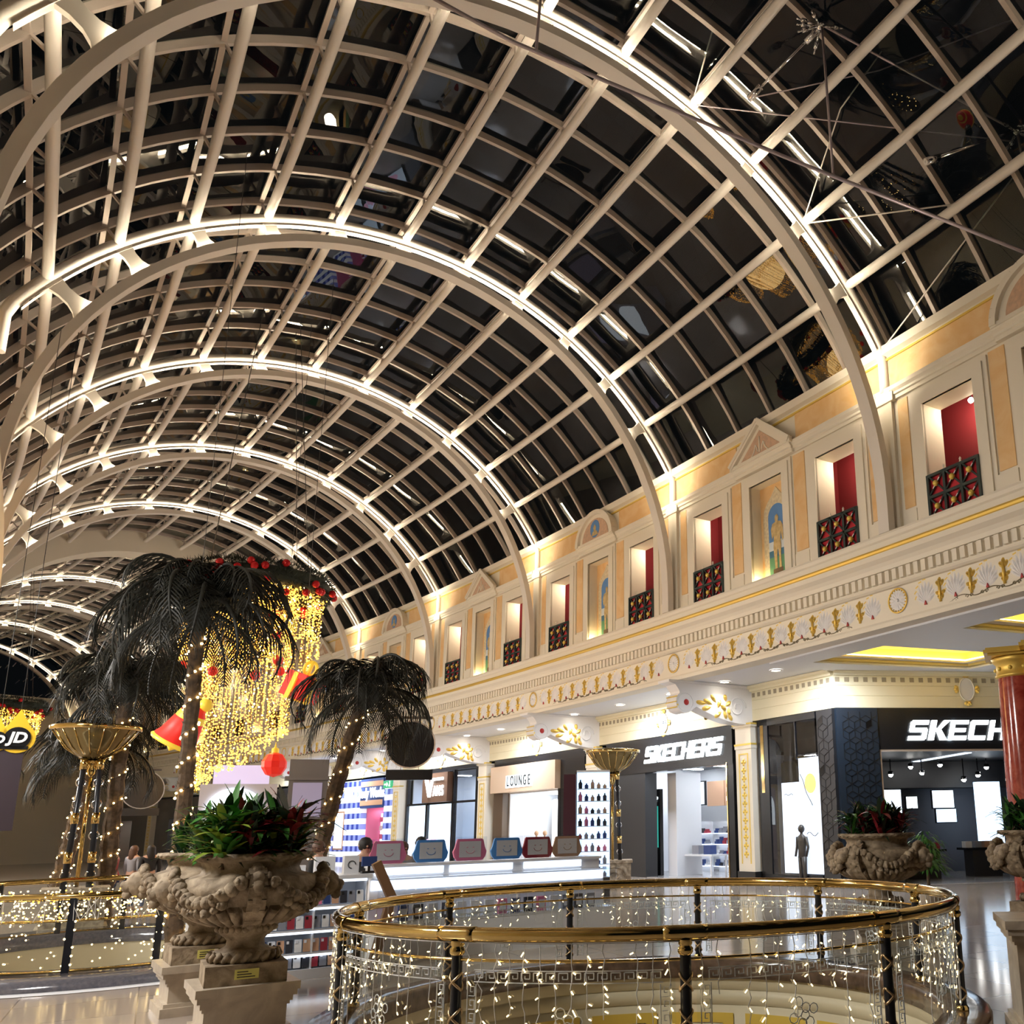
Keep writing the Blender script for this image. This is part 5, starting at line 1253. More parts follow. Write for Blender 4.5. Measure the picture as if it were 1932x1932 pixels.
def palm(lab, base, crown, size, r0, nf, lightlab, nb=72, seed=1, bend=.0):
    rr = random.Random(seed); t = thing('palm_tree', lab, 'palm tree', base, 0, 'palm trees in the mall'); top = Vector(crown) - Vector(base)
    n = 26; P = []; R = []
    for i in range(n + 1):
        u = i / n; q = top * u; q = Vector((top.x * (u + bend * u * (1 - u)), top.y * (u + bend * u * (1 - u)), top.z * u)); P.append(q); R.append(r0 * (1.12 - .25 * u) * (1.10 if i % 2 else .94))
    b = MB(); b.tube(P, R, 10, smooth=False)
    for i in range(n * 5):
        u = rr.random(); k = u * n; j = min(n - 1, int(k)); c = P[j].lerp(P[j + 1], k - j); a = rr.uniform(0, 6.28); rad = r0 * (1.1 - .25 * u)
        o = Vector((cos(a), sin(a), 0)); s_ = Vector((-sin(a), cos(a), 0)) * rad * .35; b.add([c + o * rad * .9 - s_, c + o * rad * .9 + s_, c + o * rad * 1.35 + Vector((0, 0, rad * .8))], [(0, 1, 2)])
    b.build('trunk', M['trunk'], t)
    b = MB(); b.lathe([(.02, -.35), (r0 * 1.2, -.2), (r0 * 1.7, .05), (r0 * .9, .3), (.01, .4)], 10); cr = b.build('crown_heart', M['palmleaf'], t); cr.location = top
    global FR
    for i in range(nf):
        k = i % 5; az = i * 2.39996 + rr.uniform(-.2, .2); s_ = size * rr.uniform(.88, 1.08)
        if len(FR) <= k: f = make_frond(k, t); FR.append(f)
        else: f = child_copy(FR[k], t)
        f.location = top + Vector((0, 0, .05)); f.rotation_euler = (rr.uniform(-.15, .15), rr.uniform(-.12, .12), az); f.scale = (s_, s_, s_)
    # light string wound round the trunk
    q = thing('fairy_light_string', lightlab, 'fairy lights', base, 0, 'light strings on the palm trunks'); b = MB(); W_ = []
    global bulb_me
    for i in range(nb * 2 + 1):
        u = .04 + .9 * i / (nb * 2); k = u * n; j = min(n - 1, int(k)); c = P[j].lerp(P[j + 1], k - j); a = i * .41 + seed; rad = r0 * (1.22 - .25 * u) * 1.05
        W_.append(c + Vector((cos(a) * rad, sin(a) * rad, 0)))
    b.tube(W_, .006, 4); b.build('cable', M['wire'], q)
    for i in range(1, nb * 2, 2):
        if bulb_me is None: bb = MB(); bb.ball((0, 0, 0), .019, 6); o = bb.build('bulb', M['bulb'], q); bulb_me = o
        else: o = child_copy(bulb_me, q)
        d = W_[i] - Vector((0, 0, W_[i].z)); o.location = W_[i] + Vector((rr.gauss(0, .012), rr.gauss(0, .012), rr.gauss(0, .02)))
        if rr.random() < .12: 
            o.scale = (.9, .9, .9)
    return t
V3 = lambda x, s, z: Vector(W(x, s, z))
palm('tall dark palm tree behind the half hidden urn, in front of the lit chandelier', V3(.92, 15.3, 0), V3(.74, 14.75, 5.0), 1.9, .105, 34, 'warm fairy lights wound round the tall palm trunk behind the half hidden urn', 84, 1)
palm('dark palm tree leaning right in front of the shop signs', V3(3.86, 20.75, 0), V3(4.42, 19.43, 4.65), 2.05, .16, 30, 'warm fairy lights wound round the leaning palm trunk right of the chandelier', 60, 2, -.45)
palm('low dark palm tree behind the left glass bowl lamp', V3(-.30, 26.4, 0), V3(0.1, 25.5, 3.8), 2.0, .16, 24, 'warm fairy lights wound round the slanting trunk left of the bowl lamp legs', 60, 3, .1)
palm('dark palm tree behind the tall one, its crown left of the chandelier', V3(.58, 24.6, 0), V3(.44, 23.5, 5.0), 2.1, .16, 30, 'warm fairy lights wound round the trunk right of the bowl lamp legs', 60, 4, .3)
# ================================================================ TORCHERES
tp = None
def torchere(lab, p):
    global tp
    if tp is not None: return dup(tp, p, facing(p), lab)
    t = thing('torchere', lab, 'bowl lamp', p, facing(p), 'glass bowl lamps on black legs')
    b = MB(); b.lathe([(.001, 3.45), (.12, 3.46), (.30, 3.55), (.52, 3.74), (.70, 3.98), (.80, 4.12), (.83, 4.13), (.83, 4.17), (.78, 4.18), (.68, 4.0), (.5, 3.78), (.28, 3.6), (.001, 3.52)], 36); b.build('bowl', M['bowlglass'], t)
    b = MB(); b.lathe([(.80, 4.10), (.85, 4.11), (.86, 4.19), (.81, 4.2)], 36)
    for i in range(18): a = 2 * pi * i / 18; b.tube([(.14 * cos(a), .14 * sin(a), 3.455), (.53 * cos(a), .53 * sin(a), 3.73), (.79 * cos(a), .79 * sin(a), 4.1)], .012, 5)
    b.build('rim', M['brass'], t)
    for i in range(4):
        a = pi / 4 + pi / 2 * i; ca, sa = cos(a), sin(a); r_ = lambda z: .20 + .16 * (1 - z / 3.4)
        b = MB(); b.tube([(r_(z) * ca, r_(z) * sa, z) for z in (.85, 2.1, 3.3)], [.065, .058, .052], 10); g = b.build('leg', M['postblack'], t)
        b = MB()
        for z in (3.28, 2.15, 1.35): b.tube([(r_(z) * ca, r_(z) * sa, z), (r_(z) * ca, r_(z) * sa, z + .22)], .075, 10)
        b.build('brass_sleeve', M['brass'], g)
        b = MB()
        for z in (3.0, 2.55, 1.9, 1.1): b.tube([(r_(z) * ca + .085 * cos(j), r_(z) * sa - .02, z + .085 * sin(j)) for j in [2 * pi * e / 12 for e in range(12)]], .016, 5, closed=True)
        b.build('ring', M['chrome'], g)
    b = MB(); b.lathe([(.001, 3.1), (.05, 3.15), (.09, 3.25), (.06, 3.35), (.16, 3.42), (.2, 3.46)], 12); b.tube([(0, 0, .85), (0, 0, 3.1)], .04, 8); b.build('centre_stem', M['brass'], t)
    b = MB(); b.box(-.62, .62, -.62, .62, 0, .1); b.box(-.55, .55, -.55, .55, .1, .78); b.box(-.6, .6, -.6, .6, .78, .86)
    for sg in (-1, 1): b.tube([(.4 * cos(j * .5) * (1 - j / 24), -.56, .44 + .26 * sin(j * .5) * (1 - j / 24)) for j in range(22)], .03, 5)
    b.build('stone_base', M['stone'], t); tp = t; return t
T0_ = torchere('bowl lamp on black legs at the left among the palms', V3(-.02, 23.6, 0)); torchere('bowl lamp on black legs before the slanted-sign black shop', V3(13.72, 24.7, 0))
# ================================================================ CHANDELIERS
def chandelier(lab, p, R, hl, scale=1, nout=84, nin=64, gl='light curtain chandeliers'):
    rr = random.Random(int(p.y)); t = thing('curtain_chandelier', lab, 'chandelier', p, 0, gl)
    b = MB()
    for i in range(5200):
        a = rr.uniform(0, 2 * pi); q = rr.uniform(0, 2 * pi); c = Vector(((R + .26 * cos(q)) * cos(a), (R + .26 * cos(q)) * sin(a), .36 * sin(q)))
        d = Vector((cos(a) * cos(q) + rr.gauss(0, .5), sin(a) * cos(q) + rr.gauss(0, .5), sin(q) + rr.gauss(0, .5))).normalized() * rr.uniform(.10, .24); s_ = d.orthogonal().normalized() * .018
        b.add([c - s_, c + s_, c + d], [(0, 1, 2)])
    b.tube([(R * cos(2 * pi * i / 40), R * sin(2 * pi * i / 40), 0) for i in range(40)], .26, 8, closed=True); b.build('garland', M['pine'], t, fix=False)
    proto_b = None
    for i in range(60):
        a = rr.uniform(0, 2 * pi); q = rr.uniform(-2.4, 1.2); c = ((R + .36 * cos(q)) * cos(a), (R + .36 * cos(q)) * sin(a), .42 * sin(q))
        if proto_b is None: bb = MB(); bb.ball((0, 0, 0), .11, 8); proto_b = bb.build('bauble', M['redball'], t); proto_b.location = c
        else: child_copy(proto_b, t, c)
    # strands
    b = MB(); h = MB(); wv = MB()
    def strand(x, y, z0, L, st=.085, sz=.019):
        wv.bar((x, y, z0), (x, y, z0 - L), .006, .006, (1, 0, 0)); z = z0
        while z > z0 - L:
            z -= rr.uniform(st * .5, st * 1.4); o = (x + rr.gauss(0, .02), y + rr.gauss(0, .02), z); (h if rr.random() < .07 else b).ball(o, sz * rr.uniform(.7, 1.35), 4)
        for j in range(4): b.ball((x + rr.gauss(0, .03), y + rr.gauss(0, .03), z0 - L + rr.uniform(-.04, .1)), sz * 1.5, 4)
    cv = Vector((-p.x, -p.y, 0)).normalized(); av = atan2(cv.y, cv.x)       # towards the viewer's side of the hall
    for i in range(nout):
        a = 2 * pi * i / nout; rel = (a - av + pi) % (2 * pi) - pi           # spiral: short on the right, long on the left
        u = (rel + pi) / (2 * pi); L = hl * (.30 + .10 * sin(3 * a)) ; strand((R - .1 + rr.gauss(0, .05)) * cos(a), (R - .1 + rr.gauss(0, .05)) * sin(a), -.25, L)
    for i in range(nin):
        a = 2 * pi * i / nin; ra = R * .62 * (1 + .0 * sin(a)); rel = ((a - av + pi) % (2 * pi) - pi) / pi
        L = hl * (.99 - .22 * (.5 - .5 * rel)) if rel > -2 else hl
        L = hl * (.86 + .14 * cos(a - av + 1.3)) * rr.uniform(.96, 1.0); strand(ra * cos(a) * rr.uniform(.86, 1.05), ra * sin(a) * rr.uniform(.86, 1.05), -.1, L)
    for i in range(900):
        a = rr.uniform(0, 2 * pi); (h if rr.random() < .08 else b).ball(((R - .06 + rr.gauss(0, .09)) * cos(a), (R - .06 + rr.gauss(0, .09)) * sin(a), -.36 + rr.gauss(0, .09)), rr.uniform(.016, .034), 4)
    for m_, nm, mm in ((b, 'bead_curtain', 'bead'), (h, 'bright_beads', 'beadhot'), (wv, 'cables', 'bronze')):
        o = m_.build(nm, M[mm], t, fix=False); o['kind'] = 'stuff'
    bb = MB()
    for i in range(4): a = pi / 4 + pi / 2 * i; bb.tube([(R * cos(a), R * sin(a), 0), (R * .4 * cos(a), R * .4 * sin(a), 17.3 - p.z)], .012, 4)
    bb.build('suspension', M['wire'], t); t.scale = (scale,) * 3; return t
ch = V3(3.6, 27.65, 8.75)
chandelier('large round chandelier of gold light curtains under a dark garland with red baubles', ch, 1.78, 5.6)
chandelier('small far round chandelier of gold lights at the left edge', V3(1.05, 62.5, 9.0), 2.0, 3.0, 1, 80, 10)
lamp('chandelier_glow', 'POINT', ch + Vector((0, 0, -2.5)), 500, (1, .62, .22), 1.2)
# red lamps hanging in the curtain
for i, (dx, dz, r_) in enumerate(((.55, -1.6, .12), (.62, -2.3, .15), (.7, -2.6, .13), (-.9, -2.7, .13), (-1.6, -2.6, .12), (.1, -2.75, .14))):
    q = thing('bauble', 'red bauble hanging inside the large gold chandelier, %s from the top' % ORD[i].replace('nearest', 'first'), 'bauble', ch + Vector((dx, -1.4, dz)), 0, 'red baubles inside the chandelier')
    b = MB(); b.ball((0, 0, 0), r_, 10); b.build('ball', M['redgift'], q); b = MB(); b.tube([(0, 0, r_), (0, 0, r_ + .06)], .03, 6); b.build('cap', M['gold'], q); b = MB(); b.tube([(0, 0, r_), (0, 0, -dz - .2)], .006, 4); b.build('cord', M['wire'], q)
def hang_cord(q, x, y, z, ztop=16.5): b = MB(); b.tube([(x, y, z), (x, y, ztop - q.location.z)], .008, 4); b.build('cord', M['wire'], q)
# gift box
g = thing('gift_box', 'red gift box with yellow ribbon and bow hanging right of the chandelier', 'gift box', V3(3.99, 23.26, 5.25), 0); rot = Euler((.35, .12, .7)).to_matrix()
b = MB(); b.cbox((0, 0, 0), (.62, .62, .50), 0, rot); b.build('box', M['redgift'], g)
b = MB(); b.cbox(rot @ Vector((0, 0, .3)), (.68, .68, .14), 0, rot); b.build('lid', M['redgift'], g)
b = MB(); b.cbox(rot @ Vector((0, 0, .03)), (.14, .70, .66), 0, rot); b.cbox(rot @ Vector((0, 0, .03)), (.70, .14, .66), 0, rot); b.build('ribbon', M['yellowribbon'], g)
b = MB()
for a in (0, 1.57, 3.14, 4.71, .78, 3.9): b.tube([rot @ Vector((.2 * sin(t) * cos(a), .2 * sin(t) * sin(a), .37 + .17 * (1 - cos(t)))) for t in [pi * j / 8 for j in range(9)]], .04, 5)
b.build('bow', M['yellowribbon'], g); hang_cord(g, 0, 0, .5)
# bell
g = thing('bell_ornament', 'red bell ornament with yellow bands hanging beside the tall palm trunk', 'bell', V3(1.17, 19.5, 3.85), 0); rot = Euler((.25, .45, 0)).to_matrix()
def rl(prof): 
    b = MB(); b.lathe(prof, 20); b.v = [tuple(rot @ Vector(v)) for v in b.v]; return b
rl([(.40, -.30), (.34, -.18), (.31, -.05)]).build('skirt', M['redgift'], g); rl([(.42, -.38), (.44, -.34), (.40, -.30)]).build('band', M['yellowribbon'], g)
rl([(.31, -.05), (.27, .12), (.25, .16)]).build('body', M['redgift'], g); rl([(.262, .13), (.235, .27)]).build('upper_band', M['yellowribbon'], g); rl([(.235, .27), (.16, .40), (.001, .46)]).build('crown', M['redgift'], g)
b = rl([(.001, -.36), (.1, -.42), (.001, -.52)]); b.build('clapper', M['yellowribbon'], g); b = MB(); b.ball(rot @ Vector((.1, 0, .5)), .13, 8); b.build('bow', M['yellowribbon'], g); hang_cord(g, 0, 0, .45)
g = thing('bauble', 'large faceted red bauble with gold cap hanging below the chandelier', 'bauble', V3(4.17, 26.19, 3.65), 0)
b = MB(); b.lathe([(.001, -.33), (.2, -.26), (.31, -.08), (.31, .08), (.2, .26), (.06, .32)], 10, smooth=False); b.build('ball', M['redgift'], g); b = MB(); b.lathe([(.09, .30), (.09, .42), (.03, .45), (.001, .62)], 10); b.build('cap', M['yellowribbon'], g); hang_cord(g, 0, 0, .6, 16.6)
# ================================================================ HANGING SIGNS, BANNER
def round_sign(lab, p, r_=.72):
    t = thing('hanging_sign', lab, 'sign', p, facing(p), 'round black hanging directory signs')
    b = MB(); b.prism([(r_ * cos(2 * pi * i / 32), r_ * sin(2 * pi * i / 32)) for i in range(32)], lambda a, z: (a, -.05, z), lambda a, z: (a, .05, z)); b.build('disc', M['black'], t)
    b = MB(); b.tube([(r_ * cos(2 * pi * i / 32), -.05, r_ * sin(2 * pi * i / 32)) for i in range(32)], .025, 5, closed=True); b.build('rim', M['rail'], t)
    b = MB(); b.box(-.78, .78, -.05, .05, -1.24, -.88); b.build('name_plate', M['black'], t)
    b = MB()
    for x in (-.3, .3): b.tube([(x, 0, -.65), (x, 0, -.88)], .012, 4)
    b.tube([(0, 0, r_), (0, 0, .95)], .02, 5); b.tube([(-1.0, 0, .95), (.7, 0, .95)], .05, 6); b.tube([(-.9, 0, .95), (-.9, .0, 1.5)], .04, 6); b.build('bracket', M['brown'], t); return t
round_sign('round black hanging sign behind the leaning palm', V3(9.93, 31.59, 4.85), .82); round_sign('round black hanging sign far off between the palm trunks', V3(5.6, 51.4, 4.15), .9)
pbn = V3(-1.5, 20.2, 0); t = thing('hanging_banner', 'dark shirt-print banner with yellow round tags at the left edge', 'banner', pbn, facing(pbn))
b = MB(); b.box(-1.0, .28, -.02, .02, 2.0, 3.40); b.build('cloth', M['bannerdark'], t)
b = MB(); b.box(-1.05, .33, -.04, .04, 3.40, 3.46); b.build('top_bar', M['black'], t)
b = MB(); b.prism([(-.22, 2.95), (-.05, 2.98), (.02, 2.6), (.0, 2.35), (-.25, 2.3)], lambda a, z: (a, -.026, z), lambda a, z: (a, -.02, z)); b.build('printed_shirt', M['shirtblack'], t)
b = MB()
for a, l in ((0, .12), (.75, .10), (-.75, .10)): petal(b, a, l, .075, 0, .004)
b.v = [(y - .12, -.03 + x, z + 2.66) for x, y, z in b.v]
for j in range(3): b.box(-.16, -.08, -.03, -.026, 2.60 + j * .018, 2.61 + j * .018)
b.build('printed_emblem', M['kioskwhite'], t)
for i, (x, z, s_) in enumerate(((.16, 3.60, .27), (-.12, 3.56, .20))):
    q = thing('hanging_tag', 'yellow pear shaped tag lettered JD over the banner, %s one' % ('larger right' if i == 0 else 'smaller left'), 'tag', pbn + Vector((cos(facing(pbn)) * x, sin(facing(pbn)) * x, z)), facing(pbn), 'yellow tags over the banner')
    P = [(0, 1.9)] + [(.98 * cos(a), .98 * sin(a)) for a in [radians(50 - 14 * j) for j in range(21)]]
    b = MB(); b.prism([(a * s_, c * s_) for a, c in P], lambda a, c: (a, -.03, c), lambda a, c: (a, .03, c)); b.build('tag', M['jdyellow'], q)
    b = MB(); b.prism([(.72 * s_ * cos(2 * pi * j / 24), .72 * s_ * sin(2 * pi * j / 24)) for j in range(24)], lambda a, c: (a, -.04, c), lambda a, c: (a, -.03, c)); b.build('black_disc', M['black'], q)
    b = MB(); text_mb(b, 'JD', s_ * .95, .01, .2, .01, f=lambda x, y, z: (x, -.045 - z, y)); b.build('letters', M['kioskwhite'], q)
    b = MB(); b.tube([(0, 0, s_ * 1.85), (0, 0, 8)], .008, 4); b.build('cord', M['wire'], q)
M['greywall'] = mat('pale grey wall', (.45, .44, .50), .6)
# bright domed kiosk and display far down the mall
q = thing('dome_kiosk', 'grey kiosk with a glowing white half disc behind the urn plants', 'kiosk', V3(5.99, 37.8, 0), facing(V3(5.99, 37.8, 0)))
b = MB(); b.box(-1.3, 1.3, .0, .6, 0, 3.75); b.build('wall', M['greywall'], q); b = MB(); b.box(-.9, 1.0, .05, .4, 3.75, 4.45); b.build('top_panel', emis('lavender panel', (.55, .5, .75), .55), q); b = MB(); b.prism([(.98 * cos(pi * i / 20) - .1, 2.75 + .85 * sin(pi * i / 20)) for i in range(21)] + [(-1.08, 1.8), (.88, 1.8)], lambda a, z: (a, -.1, z), lambda a, z: (a, .0, z)); b.build('glowing_disc', emis('glowing disc', (.8, .9, 1), 2.2), q)
b = MB(); b.box(1.7, 3.1, .1, .5, 0, 4.7); b.box(1.55, 3.2, .0, .6, 3.9, 4.05); b.build('tower', M['greyshop'], q); b = MB(); b.box(1.85, 2.9, .05, .1, 2.5, 3.8); b.build('screen', mat('dim screen', (.2, .18, .24), .3, emit=(.22, .2, .3), es=.6), q)
# ================================================================ KIOSK
kz = at_hall('phone_case_kiosk', 'white lit phone case shelves left of the round balustrade', 'kiosk', 0, 13.2, 0); KL = lambda x, s, z: W(x, s, z)
kl = lambda b, n, m: b.build(n, M[m], kz)
b = MB(); b.box(.9, 2.98, .0, .75, 0, .12); b.box(.9, 2.98, .62, .75, .12, 1.22); kl(b, 'carcass', 'kioskwhite'); b = MB(); b.box(.85, 3.02, -.04, .8, 1.22, 1.27); kl(b, 'counter_top', 'kioskwhite')
for z in (.30, .585, .875): b = MB(); b.box(.9, 2.98, .0, .64, z - .02, z + .02); kl(b, 'shelf', 'kioskwhite')
for x in (.9, 1.6, 2.3, 2.96): b = MB(); b.box(x, x + .02, .02, .64, .12, 1.22); kl(b, 'divider', 'kioskwhite')
for z in (.27, .555, .845, 1.185): b = MB(); b.box(.92, 2.96, .0, .05, z, z + .03); kl(b, 'strip_light', 'kiosklight')
cp_ = None; rr = random.Random(12); CN = {'goods_red': 'red', 'clothes': 'black', 'goods_tan': 'tan', 'goods_grey': 'grey', 'goods_blue': 'navy', 'goods_white': 'clear', 'shoptan': 'brown', 'goods_pink': 'pink'}
for ri, (z, rn) in enumerate(((.14, 'bottom'), (.33, 'second'), (.62, 'third'), (.91, 'top'))):
    for j in range(19):
        x = .98 + j * .106
        if abs((x - .9) % .7) < .03: continue
        c = rr.choice(list(CN)); hh = .15
        q = thing('phone_case', '%s phone case on the %s shelf of the white kiosk' % (CN[c], rn), 'phone case', W(x, 13.24, z + .0), ANG(13.2), 'phone cases on the %s kiosk shelf, %s ones' % (rn, CN[c]))
        b = MB(); P = [(-.038, .0), (.038, 0), (.044, .006), (.044, .15), (.038, .157), (-.038, .157), (-.044, .15), (-.044, .006)]; b.prism(P, lambda a, e: (a, -.005 + e * .12, e), lambda a, e: (a, .005 + e * .12, e)); b.build('shell', M[c], q)
        b = MB(); b.box(-.034, -.004, .003, .008, .11, .145); b.build('camera_window', M['kioskwhite'] if rr.random() < .4 else M['black'], q)
b = MB(); b.bar((3.06, -.02, 0), (3.30, -.02, .95), .12, .1, (0, 1, 0)); b.bar((3.30, -.02, .93), (3.06, -.02, 1.42), .12, .1, (0, 1, 0)); kl(b, 'wood_post', 'wood')
kc = at_hall('display_counter', 'long white lit glass counter behind the round balustrade', 'counter', 0, 13.9, 0); kl2 = lambda b, n, m: b.build(n, M[m], kc)
b = MB(); b.box(3.3, 7.2, .0, .5, 0, .55); b.box(3.3, 7.2, .45, .6, .55, 1.16); kl2(b, 'carcass', 'kioskwhite'); b = MB(); b.box(3.3, 7.2, -.02, .0, .55, 1.14); kl2(b, 'glass_front', 'clear'); b = MB(); b.box(3.28, 7.22, -.04, .5, 1.14, 1.165); kl2(b, 'glass_top', 'clear')
b = MB(); b.box(3.32, 7.18, .42, .46, .98, 1.12); kl2(b, 'light_panel', 'kiosklight'); b = MB(); b.box(3.3, 7.2, .6, 1.1, 0, 1.30); b.box(3.28, 7.22, .55, 1.15, 1.30, 1.34); kl2(b, 'riser', 'kioskwhite'); 
for x0 in (3.4, 4.55, 5.8): b = MB(); b.box(x0, x0 + 1.05, .585, .60, 1.19, 1.29); kl2(b, 'light_panel', 'kiosklight')
for j in range(16):
    x = 3.5 + j * .22; c = rr.choice(['goods_white', 'clothes', 'goods_grey', 'goods_pink', 'goods_blue']); q = at_hall('boxed_case', '%s boxed accessory in the glass counter, %s part' % ({'goods_white': 'white', 'clothes': 'black', 'goods_grey': 'grey', 'goods_pink': 'pink', 'goods_blue': 'navy'}[c], 'left' if j < 8 else 'right'), 'boxed accessory', x, 14.05, .55, 'boxed accessories in the glass counter, %s' % c.replace('goods_', '') + (' left' if j < 8 else ' right'))
    b = MB(); b.box(-.07, .07, -.03, .03, 0, .22); b.build('box', M[c], q); b = MB(); b.box(-.05, .05, -.034, -.03, .05, .17); b.build('window', M['kioskwhite'], q)
# tablet cases with smiling faces
M.update(pastelpink=mat('pastel pink plastic', (.80, .22, .36), .4), pastelblue=mat('sky blue plastic', (.10, .32, .72), .4), caseboard=mat('case insert', (.80, .77, .74), .6))
tcp = {}
for j, (x, c, lab) in enumerate(((3.62, 'pastelpink', 'pink smiling tablet case, leftmost on the counter riser'), (4.28, 'pastelblue', 'blue smiling tablet case, second from the left on the riser'), (4.92, 'pastelpink', 'pink smiling tablet case, third from the left on the riser'), (5.55, 'pastelblue', 'blue smiling tablet case, fourth from the left on the riser'), (6.1, 'goods_red', 'red tablet case on the riser, second from its right end'), (6.65, 'goods_tan', 'tan tablet case on the riser, at its right end'))):
    q = at_hall('tablet_case', lab, 'tablet case', x, 14.62, 1.34, 'tablet cases on the counter riser')
    o = [(-.21, 0), (.21, 0), (.26, .06), (.28, .14), (.25, .20), (.22, .32), (.20, .34), (-.20, .34), (-.22, .32), (-.25, .20), (-.28, .14), (-.26, .06)]
    b = MB(); b.prism(o, lambda a, z: (a, -.02, z + .01), lambda a, z: (a, .02, z + .01)); b.build('bumper', M[c], q)
    b = MB(); b.box(-.18, .18, -.026, -.02, .06, .31); b.build('insert', M['caseboard'], q); b = MB(); b.tube([(.07 * cos(a), -.028, .17 + .05 * sin(a)) for a in [pi + pi * k_ / 8 for k_ in range(9)]], .005, 4)
    for sg in (-1, 1): b.box(sg * .05 - .012, sg * .05 + .012, -.03, -.026, .21, .22)
    b.build('printed_smile', M[c], q); b = MB(); b.box(-.27, .27, -.05, -.048, .0, .38); b.build('clear_bag', M['clear'], q)
for j, (x, s, c, w_, h, lab) in enumerate(((1.75, 13.6, 'bead', .2, .12, 'gold gift carton'), (2.1, 13.6, 'kioskwhite', .26, .14, 'white speaker carton'), (2.5, 13.7, 'kioskwhite', .26, .24, 'white headphone carton'), (2.85, 13.7, 'goods_white', .2, .24, 'grey white earphone carton'))):
    if c == 'bead': c = 'gold'
    q = at_hall('product_box', '%s standing on the white kiosk top' % lab, 'box', x, s, 1.27, 'product boxes on the kiosk top'); b = MB(); b.box(-w_ / 2, w_ / 2, -.06, .06, 0, h); b.build('carton', M[c], q)
    b = MB(); b.tube([(.05 * cos(a), -.064, h * .5 + .05 * sin(a)) for a in [pi * k_ / 8 for k_ in range(13)]], .007, 4); b.build('printed_picture', M['black'], q)
q = at_hall('card_reader', 'dark card reader on a stand at the wooden kiosk post', 'card reader', 3.05, 13.5, 1.27); b = MB(); b.box(-.1, .1, -.05, .05, .0, .03); b.bar((0, 0, .03), (0, 0, .12), .03, .03); b.build('stand', M['black'], q); b = MB(); b.cbox((0, 0, .16), (.2, .05, .13)); b.build('screen', M['goods_blue'], q)
# lit glass cabinet and exit sign
q = thing('display_cabinet', 'tall lit glass cabinet of small colourful goods left of the far bowl lamp', 'cabinet', V3(11.75, 22.55, 0), facing(V3(11.75, 22.55, 0)), None)
b = MB(); b.box(-.50, .42, .28, .32, .5, 3.35); b.build('lit_back', M['bluebox'], q); b = MB(); b.box(-.5, .42, -.1, .32, 0, .5); b.build('base', M['plinth'], q); b = MB(); b.box(-.86, -.52, -.05, .3, 0, 3.3); b.build('side_panel', mat('dark plum panel', (.06, .015, .03), .4), q)
b = MB(); b.box(-.5, .42, -.1, -.09, .5, 3.35); b.build('glass_front', M['clear'], q); b = MB(); b.box(-.5, .42, -.1, .32, 3.35, 3.40); b.build('top', M['kioskwhite'], q)
rr = random.Random(8)
for l in range(8):
    z = .52 + l * .34; b = MB(); b.box(-.48, .40, -.06, .28, z - .02, z); b.build('shelf', M['kioskwhite'], q)
    for j in range(5): h_ = rr.uniform(.12, .26); x_ = -.40 + j * .17; b = MB(); b.lathe([(.001, 0), (.05, 0), (.055, h_ * .6), (.02, h_ * .8), (.02, h_), (.001, h_)], 8, (x_, .08, z)); b.build('goods', M[rr.choice(['goods_red', 'goods_blue', 'goods_tan', 'goods_pink', 'clothes', 'goods_grey'])], q)
q = at_hall('exit_sign', 'green lit exit sign at the top of the gingham shopfront', 'exit sign', XS - .25, 50.9, 4.35); b = MB(); b.box(0, .06, -.55, .55, 0, .42); b.build('case', emis('exit green', (.02, .30, .12), .8), q)
b = MB(); b.prism([(-.05, .21), (.12, .34), (.12, .25), (.42, .25), (.42, .17), (.12, .17), (.12, .08)], lambda a, z: (-.01, a, z), lambda a, z: (0, a, z)); b.build('arrow', M['signcool'], q); b = MB(); b.tube([(-.005, -.3, .08), (-.005, -.24, .2), (-.005, -.28, .3)], .03, 5); b.ball((-.005, -.26, .36), .035, 6); b.tube([(-.005, -.24, .2), (-.005, -.16, .1)], .025, 5); b.build('running_figure', M['signcool'], q)
